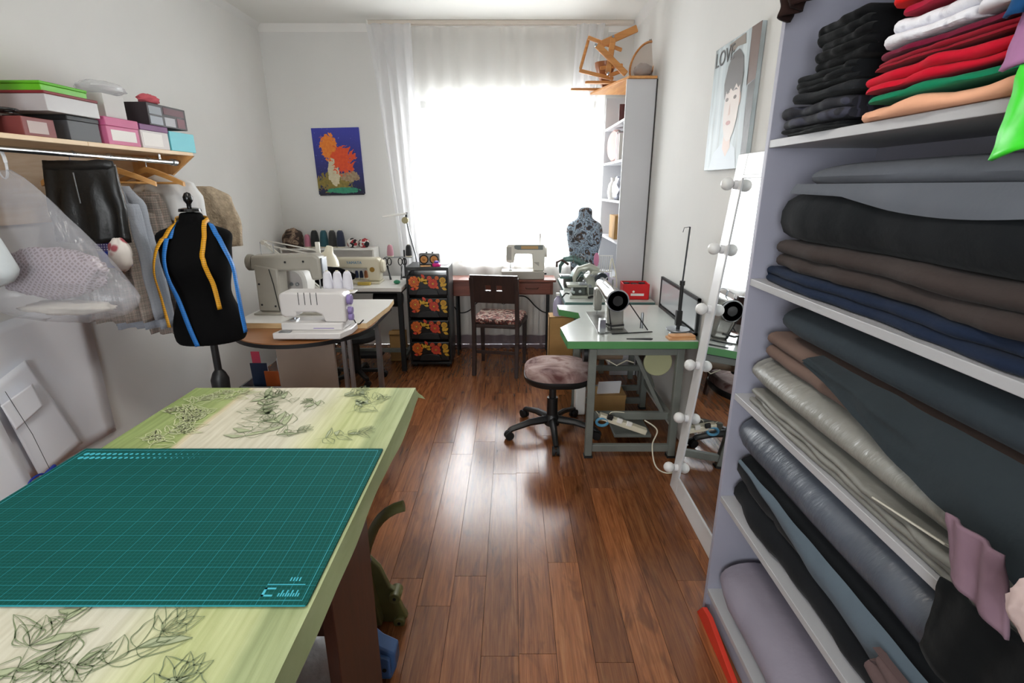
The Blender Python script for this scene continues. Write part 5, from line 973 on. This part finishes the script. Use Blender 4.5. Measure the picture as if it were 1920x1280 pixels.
lvp = mat('lavender_plastic', '#a9a4bd', .35); MB().lathe([(0, 0), (.036, 0), (.038, .01), (.038, .10), (.03, .13), (.014, .15), (.014, .165), (0, .165)]).build('body', lvp, bo); MB().lathe([(0, .165), (.016, .165), (.016, .185), (0, .187)]).build('cap', white_plastic, bo)
bx2 = thing('parts_box', 'flat cardboard box with a white paper on the floor under the green table', 'box', (.70, 3.34, 0))
MB().b2((-.15, -.05, 0), (.1, .12, .17)).build('body', cardboard, bx2, bevel=.002); MB().b2((-.152, -.052, .17), (.102, .122, .20)).build('lid', cardboard, bx2)
tag(MB().box((.68, 3.30, .256), (.16, .012, .10), rot=(.3, 0, .1)).build('paper_sheet', paper), 'white paper leaning on the flat cardboard box', 'paper')
tag(MB().b2((.46, 3.39, 0), (.535, 3.48, .22)).build('white_carton', white_plastic, bevel=.01), 'small white carton on the floor behind the stool', 'box')
# ------------------------------------------------------------------ office stool
so = thing('office_stool', 'swivel stool with mottled rose seat on a black star base', 'stool', (.27, 3.12, 0))
rose = mat('rose_marble_fabric', '#a58a86', .85, pattern=lambda q: q.ramp(q.noise(q.coord(), 4.5, 6, 1.8), [(.34, '#552f2c'), (.45, '#8d716d'), (.55, '#ab948e'), (.62, '#6e453f'), (.72, '#a08880')]), bump=(40, .3))
out = [(p[0], p[1]) for p in rrect(.44, .42, .17, 7)]
MB().loft([[(x*k+.03, y*k, z) for x, y in out] for k, z in ((.90, .415), (1, .43), (1.0, .472), (.93, .493), (.7, .502), (.3, .504))]).build('seat', rose, so, sub=1); MB().loft([[(x*k+.03, y*k, z) for x, y in out] for k, z in ((.7, .385), (.95, .395), (1.005, .415), (1.005, .435), (.96, .44))]).build('seat_shell', black_plastic, so)
MB().cyl((0, 0, .09), (0, 0, .26), .036).build('column', black_plastic, so); MB().cyl((0, 0, .26), (0, 0, .39), .024).build('gas_lift', black_plastic, so); MB().tube([(.02, -.02, .38), (.1, -.1, .375)], .007, 6).build('lever', black_plastic, so)
MB().lathe([(0, .06), (.05, .065), (.05, .12), (.036, .14), (0, .14)]).build('hub', black_plastic, so)
for k in range(5):
    a = 2*PI*k/5+.32+PI; dx, dy = math.cos(a), math.sin(a)
    MB().tube([(.04*dx, .04*dy, .105), (.16*dx, .16*dy, .10), (.29*dx, .29*dy, .07), (.305*dx, .305*dy, .06)], [.028, .024, .019, .016], 8, flat=.75).build('spoke', black_plastic, so)
    cs_ = MB().cyl((.305*dx-.022*dy, .305*dy+.022*dx, .029), (.305*dx-.006*dy, .305*dy+.006*dx, .029), .029).cyl((.305*dx+.006*dy, .305*dy-.006*dx, .029), (.305*dx+.022*dy, .305*dy-.022*dx, .029), .029).cyl((.305*dx-.02*dy, .305*dy+.02*dx, .029), (.305*dx+.02*dy, .305*dy-.02*dx, .029), .012).build('caster', black_rubber, so)
# ------------------------------------------------------------------ vanity mirror with bulbs leaning on the wall
mx0, mx1, mz = .885, 1.045, 1.745; lean = math.atan2(mx1-mx0, mz)
mir = thing('vanity_mirror', 'tall white framed mirror with round bulbs leaning on the wall', 'mirror', (mx0, 2.07, 0)); mir.matrix_basis = Matrix.Translation((mx0, 2.07, .0)) @ Matrix.Rotation(lean, 4, 'Y')
H = 1.75; MW = .415    # half width along y
wl = mat('white_frame_lacquer', '#d9d9da', .3)
for a, b in (((-.0, MW-.10, .0), (.03, MW, H)), ((0, -MW, 0), (.03, -MW+.10, H)), ((0, -MW+.10, 0), (.03, MW-.10, .11)), ((0, -MW+.10, H-.10), (.03, MW-.10, H))): MB().b2(a, b).build('frame_board', wl, mir, bevel=.003)
for a, b in (((-.008, MW-.112, .1), (.0, MW-.094, H-.09)), ((-.008, -MW+.094, .1), (.0, -MW+.112, H-.09)), ((-.008, -MW+.1, .098), (0, MW-.1, .114)), ((-.008, -MW+.1, H-.108), (0, MW-.1, H-.092))): MB().b2(a, b).build('inner_molding', wl, mir, bevel=.002)
MB().b2((-.003, -MW+.10, .11), (.012, MW-.10, H-.10)).build('glass', mat('mirror_silver', '#e8ecee', .02, 1), mir)
bulb = mat('frosted_bulb', '#e4e4e2', .3)
for s in (1, -1):
    for k in range(6):
        z = .14+k*.295; bs = MB().cyl((-.018, s*(MW-.05), z), (0, s*(MW-.05), z), .02).build('bulb_socket', wl, mir); MB().ball((-.045, s*(MW-.05), z), .029, 16, 10).build('bulb', bulb, bs)
# ------------------------------------------------------------------ overlock tables by the bookcase
tl = mat('teal_edge', '#54706d', .45, var=(5, .12))
for (x0, x1, y0, y1, lab) in ((.40, 1.08, 3.74, 4.20, 'teal edged table with the grey overlocker beside the red crate'), (.435, .85, 4.215, 4.80, 'teal edged table under the flowered bust')):
    t = thing('machine_table', lab, 'table', ((x0+x1)/2, (y0+y1)/2, 0)); MB().b2((x0, y0, .735), (x1, y1, .765)).build('edge_band', tl, t, world=True, bevel=.003); MB().b2((x0+.003, y0+.003, .765), (x1-.003, y1-.003, .768)).build('laminate', mat('pale_grey_laminate', '#c3c8c3'), t, world=True)
    for x in (x0+.12, x1-.05):
        for y in (y0+.06, y1-.06): MB().b2((x-.02, y-.02, 0), (x+.02, y+.02, .735)).build('leg', grey_enamel, t, world=True)
    MB().b2((x0+.12, y0+.045, .2), (x1-.05, y0+.075, .24)).build('crossbar', grey_enamel, t, world=True); MB().b2((x0+.12, y0+.045, .03), (x1-.05, y0+.075, .07)).build('crossbar', grey_enamel, t, world=True)
OZ = .768
ol = thing('overlock_machine', 'grey industrial overlocker with dark handwheel on the teal table', 'sewing machine', (.62, 3.95, OZ+.0005))
dg_ = mat('dark_grease', '#4b4f4a', .4, .5, var=(25, .5)); eg = mat('grey_green_enamel', '#a9aca0', .3, .2, var=(8, .25))
MB().b2((-.17, -.09, 0), (.12, .09, .02)).build('plinth', eg, ol, bevel=.003)
MB().prism([(-.03, .02), (.10, .02), (.11, .15), (.08, .20), (.0, .21), (-.05, .16)], -.08, .08, 'y').build('body', eg, ol, bevel=.01, seg=3); MB().b2((-.19, -.075, .085), (-.02, .06, .105)).build('cloth_plate', eg, ol, bevel=.004)
MB().b2((-.15, -.05, .02), (-.04, .05, .085)).build('looper_housing', mat('dark_grease', '#4b4f4a', .4, .5, var=(25, .5)), ol, bevel=.006)
MB().tube([(.05, .0, .2), (-.02, .0, .235), (-.10, 0, .215), (-.13, 0, .15), (-.13, 0, .115)], [.03, .03, .024, .018, .01], 12).build('arm', eg, ol)
MB().lathe([(0, 0), (.045, 0), (.052, .01), (.048, .03), (.02, .034), (0, .034)], (.065, -.085, .155), 24, rot=(PI/2, 0, 0)).build('handwheel', mat('wheel_dark', '#33383d', .25, .6), ol)
MB().cyl((.065, -.119, .155), (.065, -.125, .155), .02).build('wheel_cap', chrome, ol)
for x, z in ((-.09, .05), (-.02, .10), (.05, .06), (-.14, .045), (-.06, .13)): MB().cyl((x, -.1 if x > -.03 else -.06, z), (x, -.078 if x > -.03 else -.05, z), .012, n=12).build('tension_knob', chrome, ol)
MB().tube([(-.17, -.05, .03), (-.20, -.05, .035), (-.225, -.04, .0)], .006, 6).build('lever', black_plastic, ol)
for k in range(4): MB().cyl((-.015+.022*k, -.095, .185-.006*k), (-.015+.022*k, -.08, .185-.006*k), .009, n=12).build('tension_disc', chrome, ol); MB().cyl((-.03+.03*k, .03, .2), (-.03+.03*k, .03, .25), .0025, n=6).build('thread_pin', chrome, ol)
MB().b2((-.1, -.082, .105), (-.035, -.03, .118)).build('foot_lifter', steel, ol, bevel=.002); MB().b2((-.165, -.078, .05), (-.145, -.05, .085)).build('guard_plate', chrome, ol); MB().tube([(-.03, -.085, .20), (-.09, -.09, .19), (-.12, -.08, .14)], .0025, 6).build('looper_rod', chrome, ol)
MB().b2((-.025, -.0815, .03), (.085, -.08, .085)).build('oil_window', dg_, ol); MB().bar((-.03, -.1, .01), (.13, -.07, .045), .02, .012).build('belt', black_rubber, ol)
o2 = thing('overlock_machine', 'old dark teal overlocker in front of the flowered bust', 'sewing machine', (.58, 4.36, OZ+.0005))
te = mat('dark_teal_enamel', '#56716b', .35, .2, var=(14, .4)); dg = mat('dark_grease', '#4b4f4a')
MB().prism([(-.08, 0), (.12, 0), (.13, .12), (.10, .20), (.02, .21), (-.06, .12)], -.08, .08, 'y').build('body', te, o2, bevel=.01, seg=3); MB().b2((-.17, -.07, .08), (-.06, .06, .10)).build('cloth_plate', te, o2, bevel=.004); MB().b2((-.13, -.05, .0), (-.08, .05, .08)).build('looper_housing', dg, o2)
MB().tube([(.04, 0, .19), (-.05, 0, .245), (-.13, 0, .235), (-.165, 0, .18), (-.165, 0, .12)], [.03, .03, .024, .014, .008], 12).build('arm', te, o2)
for x, z, r in ((-.02, .17, .016), (.03, .15, .018), (.07, .21, .012), (-.05, .1, .014)): MB().cyl((x, -.1, z), (x, -.075, z), r, n=14).build('tension_knob', chrome, o2)
MB().lathe([(0, 0), (.05, 0), (.055, .012), (.045, .03), (0, .03)], (.135, 0, .1), 22, rot=(0, PI/2, 0)).build('handwheel', dark_steel, o2)
for k in range(5): MB().cyl((-.05+.03*k, -.02, .2), (-.06+.035*k, -.03, .27), .003, n=6).build('thread_pin', chrome, o2)
MB().b2((-.05, -.0825, .02), (.1, -.08, .1)).build('side_cover', dg, o2); MB().b2((-.16, -.08, .1), (-.09, -.03, .112)).build('presser_foot', steel, o2)
MB().tube([(.1, 0, .2), (.0, -.03, .29), (-.04, -.05, .27)], .004, 6).build('thread_arm', chrome, o2); MB().tube([(-.1, -.06, .2), (-.16, -.06, .24), (-.2, -.06, .22), (-.2, -.06, .18)], .01, 8).build('curved_lever', mat('bronze_lever', '#4c3c38', .4, .5), o2)
cable('pale thread tube arching over the two overlockers', [(.74, 3.84, .985), (.755, 3.85, 1.08), (.78, 3.88, 1.02), (.80, 3.86, .93), (.81, 3.85, .78)], .004, cream_plastic, 'thread_tube', 'tube')
for i, (x, y, h, c) in enumerate(((.69, 4.10, .15, '#cfcbe0'), (.765, 4.09, .17, '#c4c0da'), (.84, 4.15, .12, '#dcdae6'))):
    cone(('pale lilac thread cone next to the red crate', 'taller lilac thread cone behind the overlocker wheel', 'short whitish thread cone by the bookcase side')[i], x, y, OZ+.0005, c, .032, h, 'lilac cones behind the overlocker')
rc = thing('plastic_crate', 'bright red plastic crate of dark spools on the teal table', 'crate', (.955, 3.90, OZ+.0005), -.05)
rdp = mat('red_plastic', '#c9141a', .4)
for a, b in (((-.10, -.075, 0), (.10, -.068, .12)), ((-.10, .068, 0), (.10, .075, .12)), ((-.10, -.075, 0), (-.093, .075, .12)), ((.093, -.075, 0), (.10, .075, .12)), ((-.1, -.075, 0), (.1, .075, .006))): MB().b2(a, b).build('panel', rdp, rc, bevel=.002)
MB().b2((-.04, -.0765, .03), (.06, -.075, .048)).build('label_sticker', sticker, rc); MB().cyl((-.02, -.0765, .062), (-.02, -.0752, .062), .009, n=12).build('emblem', sticker, rc)
for i in range(6): tag(MB().lathe([(0, 0), (.026, 0), (.026, .005), (.02, .008), (.02, .045), (.026, .05), (.026, .055), (0, .055)], (.955-.06+.06*(i % 3), 3.90-.03+.06*(i//3), OZ+.055+.004*(i % 2)), 12).build('dark_spool', dark_steel if i % 2 else black_plastic), 'dark thread spool lying inside the red plastic crate', 'spool', 'spools in the red crate')
# flowered bust
fb = thing('dress_bust', 'dark flowered fabric bust with a knotted neck behind the overlockers', 'mannequin', (.645, 4.60, OZ+.001))
ffl = mat('grey_blue_floral', '#6d7a86', .9, pattern=lambda q: q.ramp(q.noise(q.coord(), 11, 5, 2.2), [(.34, '#33363b'), (.42, '#5f4f45'), (.47, '#8398ab'), (.52, '#a9b8c4'), (.56, '#4b555e'), (.62, '#8d9aa6'), (.7, '#54443f')], 'CONSTANT'))
bp = [(.012, .09, .07), (.08, .11, .085), (.2, .12, .095), (.32, .14, .11), (.42, .162, .115), (.48, .165, .10), (.525, .14, .08), (.55, .085, .065), (.57, .06, .055), (.605, .064, .06), (.64, .06, .055), (.66, .035, .035)]
MB().loft([[((rx*math.cos(a))*(1+.04*nz(a*2, z*9)), ry*math.sin(a)*(1+.05*nz(a*2, z*9, 3)), z) for a in [2*PI*k/28 for k in range(28)]] for z, rx, ry in bp]).build('torso', ffl, fb, sub=1); MB().lathe([(0, 0), (.10, 0), (.10, .012), (0, .012)]).build('base', dark_wood, fb)
# ------------------------------------------------------------------ bookcase
bc = thing('bookcase', 'tall white bookcase standing sideways in the window corner', 'bookcase', (.98, 4.66, 0))
wl2 = mat('white_melamine', '#c9c9cc', .45, var=(2, .04)); KX, CZ = .865, 2.375
for y in (4.22, 5.09): MB().b2((KX, y, 0), (1.09, y+.018, CZ)).build('side_panel', wl2, bc, world=True, bevel=.001)
MB().b2((1.084, 4.238, 0), (1.09, 5.09, CZ)).build('back_panel', wl2, bc, world=True)
for z in (.06, .40, .80, 1.15, 1.48, 1.80, 2.10): MB().b2((KX+.005, 4.238, z-.009), (1.084, 5.09, z+.009)).build('shelf', wl2, bc, world=True)
MB().b2((1.09, 4.215, 0), (1.098, 4.225, CZ)).build('back_edge', mat('dark_edge', '#3b3634', .7), bc, world=True)
tp = thing('pine_board', 'orange pine board laid over the bookcase top', 'board', (.90, 4.65, CZ))
MB().prism([(.875, 4.205), (1.09, 4.205), (1.09, 4.92), (.69, 4.92)], CZ+.001, CZ+.02).build('panel', wood_mat('orange_pine', '#b97a3f', '#d29a5c', 1), tp, world=True, bevel=.002)
tag(MB().b2((.90, 4.62, 2.1095), (.97, 4.64, 2.26)).build('framed_photo', mat('dark_red_frame', '#4a1a1c', .5), bevel=.003), 'dark red framed picture on a high bookcase shelf', 'frame')
tag(MB().lathe([(0, 0), (.13, 0), (.135, .01), (.135, .035), (.12, .05), (0, .05)], (.94, 4.80, 1.945), 28, rot=(0, -PI/2, .25)).build('round_box', mat('rose_box', '#c3a09a', .6)), 'round pinkish box standing on edge in the bookcase', 'box')
for i, (c, nm) in enumerate((('#c9c4bc', 'cream'), ('#7b3b42', 'wine'), ('#5a6a60', 'green grey'), ('#b9afa8', 'beige'), ('#8a4a5a', 'rose'), ('#d8d4d0', 'white'))):
    b = thing('book', '%s book standing in the bookcase row' % nm, 'book', (.94, 4.46+.026*i, 1.81), 0, 'books in the bookcase'); MB().b2((-.06, -.011, 0), (.10, .011, .21+.01*(i % 3))).build('cover', crd('book%d' % i, c), b, bevel=.001); MB().b2((-.057, -.009, .2), (.098, .009, .212+.01*(i % 3))).build('pages', paper, b)
sil = mat('silver_foil', '#b9bcc8', .25, .6, bump=(30, 1))
tag(floor_clip(crumpled((.94, 4.62, 1.58), (.06, .13, .10), 71, .3), 1.4895).build('silver_ornament', sil, sharp=180), 'crumpled silver foil ornament on a bookcase shelf', 'ornament')
tag(MB().lathe([(0, 0), (.045, 0), (.06, .06), (.05, .13), (.03, .16), (.035, .19), (0, .19)], (.94, 4.88, 1.4895)).build('white_vase', white_plastic), 'white vase behind the silver foil in the bookcase', 'vase')
tag(MB().b2((.89, 4.5, 1.1595), (1.06, 4.75, 1.36)).build('paper_parcel', cardboard, bevel=.004), 'brown paper parcel on a low bookcase shelf', 'parcel')
cg = thing('wire_cage', 'small white wire rack with lilac bottles in front of the bookcase', 'rack', (.803, 4.35, OZ))
for k in range(7): MB().cyl((-.05+.017*k, 0, 0), (-.05+.017*k, 0, .27), .003, n=6).build('wire', white_plastic, cg)
for z in (.0, .13, .265): MB().b2((-.055, -.004, z), (.058, .004, z+.008)).build('rail', white_plastic, cg)
tag(MB().prism(arc(0, 0, .022, .06, 0, 2*PI, 16)[:-1], -.003, .003, 'y', m=Matrix.Translation((.70, 4.22, 1.02))).build('pink_mirror_disc', mat('rose_disc', '#c77fa0', .3)), 'small rose oval hand mirror above the overlockers', 'mirror')
cable('thin wire holding the rose oval mirror', [(.70, 4.225, OZ), (.70, 4.225, .9), (.70, 4.225, .97)], .004, white_plastic, 'mirror_stem', 'stem')
# wooden folding frames and a lamp on the bookcase
FZ = CZ+.0215
hw = wood_mat('honey_wood', '#a5682f', '#c98b4c', 0, rough=.4)
def wbar(m, a, b, w=.032, t=.014): m.bar(a, b, t, w)
def wp(px, py, Y): return W(px, py, Y=Y)
wf = thing('folding_stand', 'folding honey wood lever frame stacked on the bookcase', 'frame', (.9, 4.42, FZ))
for i, (a, b, Y, w) in enumerate((((1174, 139), (1119, 84), 4.30, .036), ((1195, 53), (1128, 83), 4.34, .040), ((1150, 70), (1140, 138), 4.32, .034), ((1102, 70), (1166, 94), 4.37, .022), ((1088, 130), (1104, 72), 4.42, .018), ((1086, 132), (1150, 148), 4.42, .022), ((1168, 132), (1142, 142), 4.36, .022), ((1125, 128), (1168, 122), 4.40, .02))):
    m = MB(); wbar(m, wp(*a, Y), wp(*b, Y), w*1.3, .018); m.build('lever', hw, wf, world=True, bevel=.008, seg=3)
for px, py, Y in ((1149, 69), (1117, 84), (1140, 138), (1194, 54)) and ((1149, 69, 4.325), (1117, 85, 4.30), (1140, 138, 4.31)): p = wp(px, py, Y); MB().cyl(p-Vector((0, .02, 0)), p+Vector((0, .02, 0)), .009, n=12).build('bolt', steel, wf, world=True)
ho = thing('embroidery_hoop', 'round wooden hoop with stretched cloth leaning on the wall', 'hoop', (1.05, 4.52, FZ))
Mh = Matrix.Translation((0, 0, .155)) @ Matrix.Rotation(.28, 4, 'Y') @ Matrix.Rotation(.5, 4, 'Z')
MB().tube([Mh @ Vector((0, .15*math.cos(a), .15*math.sin(a))) for a in [2*PI*k/36 for k in range(37)]], .009, 8).build('ring', hw, ho); MB().flat([Mh @ Vector((.002, .148*math.cos(a), .148*math.sin(a))) for a in [2*PI*k/36 for k in range(36)]]).build('cloth', cloth('hoop_cloth', '#b9b0a8'), ho); MB().cyl(Mh @ Vector((0, -.01, .16)), Mh @ Vector((0, .01, .16)), .008).build('clamp', steel, ho)
ol_ = thing('old_lamp', 'brown bell lampshade lying on the bookcase top', 'lamp', (.78, 4.72, FZ))
MB().lathe([(.02, .0), (.03, .02), (.06, .10), (.085, .16), (.09, .19), (.085, .19), (.055, .10), (.02, .02)], (0, 0, .0), 22).build('shade', mat('amber_shade', '#8a4f26', .3), ol_); MB().tube([(.02, -.06, .012), (.1, -.1, .012), (.16, -.12, .06), (.2, -.1, .012)], .006, 6).build('cord', black_rubber, ol_)
tag(floor_clip(crumpled((1.0, 4.31, FZ+.05), (.07, .07, .05), 81, .15), FZ).build('cloth_bag', cloth('taupe_cloth', '#9c918c'), sharp=180), 'taupe cloth bundle lying on the pine board', 'fabric')
tag(floor_clip(crumpled((.865, 4.86, FZ+.035), (.035, .035, .04), 83, .25), FZ).build('black_tool', black_rubber, sharp=60), 'black coiled strap on the pine board', 'strap')
for x, y, L_, nm in ((.74, 4.84, .30, 'lower'), (.80, 4.53, .26, 'upper')): tag(MB().prism([(p[0], p[1]) for p in rrect(L_, .05, .024)], 0, .018, m=Matrix.Translation((x-.08, y, FZ+(.0 if nm == 'lower' else .0)))).build('wooden_stick', hw, bevel=.003), '%s rounded wooden slat jutting over the pine board' % nm, 'slat')
# ------------------------------------------------------------------ portrait poster on the right wall
po = thing('portrait_poster', 'pale portrait canvas lettered LOVE on the right-hand white wall', 'poster', (XR-.0125, 2.75, 1.96)); po['label'] = 'pale portrait canvas lettered LOVE above the vanity mirror'
Mp = Matrix.Rotation(-PI/2, 4, 'Z')     # local x runs towards the camera end, z up
po.matrix_basis = Matrix.Translation((XR-.002, 2.745, 1.985)) @ Mp
Wd, Ht = .52, .60
MB().b2((-Wd/2, -.02, -Ht/2), (Wd/2, .0, Ht/2)).build('canvas', mat('poster_ground', '#b4bfc2', .5, pattern=lambda q: q.ramp(q.noise(q.scale(q.coord(), (9, 1, 1.2)), 2, 4), [(.3, '#8b8f8e'), (.5, '#b7c3c7'), (.7, '#cdd6d8')])), po, bevel=.002)
def pr(name, pts, c, k): MB().flat([(x*Wd/2, -.0202-.0004*k, z*Ht/2) for x, z in pts]).build(name, mat('print_'+c, c, .5), po, smooth=False)
pr('brown_band', [(.62, 1), (1, 1), (1, .25), (.66, .2)], '#6b554c', 1); pr('dark_band', [(.72, .2), (1, .25), (1, -1), (.78, -1)], '#4a4644', 1); pr('light_band', [(.5, 1), (.62, 1), (.8, -1), (.62, -1)], '#aeb9bd', 1)
pr('shirt', [(-.75, -1), (-.55, -.72), (-.2, -.58), (.25, -.58), (.5, -.7), (.62, -1)], '#c4ced6', 2); pr('neck', [(-.1, -.4), (.22, -.4), (.25, -.66), (.08, -.8), (-.12, -.66)], '#d8c0b4', 3)
pr('face', arc(.1, -.02, .34, .54, 0, 2*PI, 30)[:-1], '#d9cdc6', 4); pr('ear', arc(.42, .06, .07, .12, 0, 2*PI, 12)[:-1], '#cfae9f', 3)
pr('hair', [(-.26, .1), (-.34, .36), (-.24, .62), (-.05, .78), (.2, .8), (.42, .66), (.5, .4), (.46, .08), (.41, .26), (.34, .22), (.24, .3), (.12, .2), (.0, .26), (-.12, .18), (-.2, .24)], '#5b5654', 5); pr('backdrop_patch', [(-.3, .95), (.4, .98), (.45, .82), (.1, .85), (-.2, .78)], '#877c72', 2)
for s in (-.12, .24): pr('eye', arc(s, .1, .07, .03, 0, 2*PI, 12)[:-1], '#6a5a54', 6); pr('eyebrow', [(s-.1, .2), (s, .24), (s+.1, .2), (s, .21)], '#5b5654', 6)
pr('nose', [(.04, .04), (.09, -.14), (.0, -.16)], '#cbb0a4', 6); pr('mouth', arc(.05, -.27, .11, .035, 0, 2*PI, 14)[:-1], '#b8837c', 6)
text('LOVE', .10, mat('print_dark', '#4d4a4a', .5), po, (-.125, -.0225, .24), (PI/2, 0, 0))
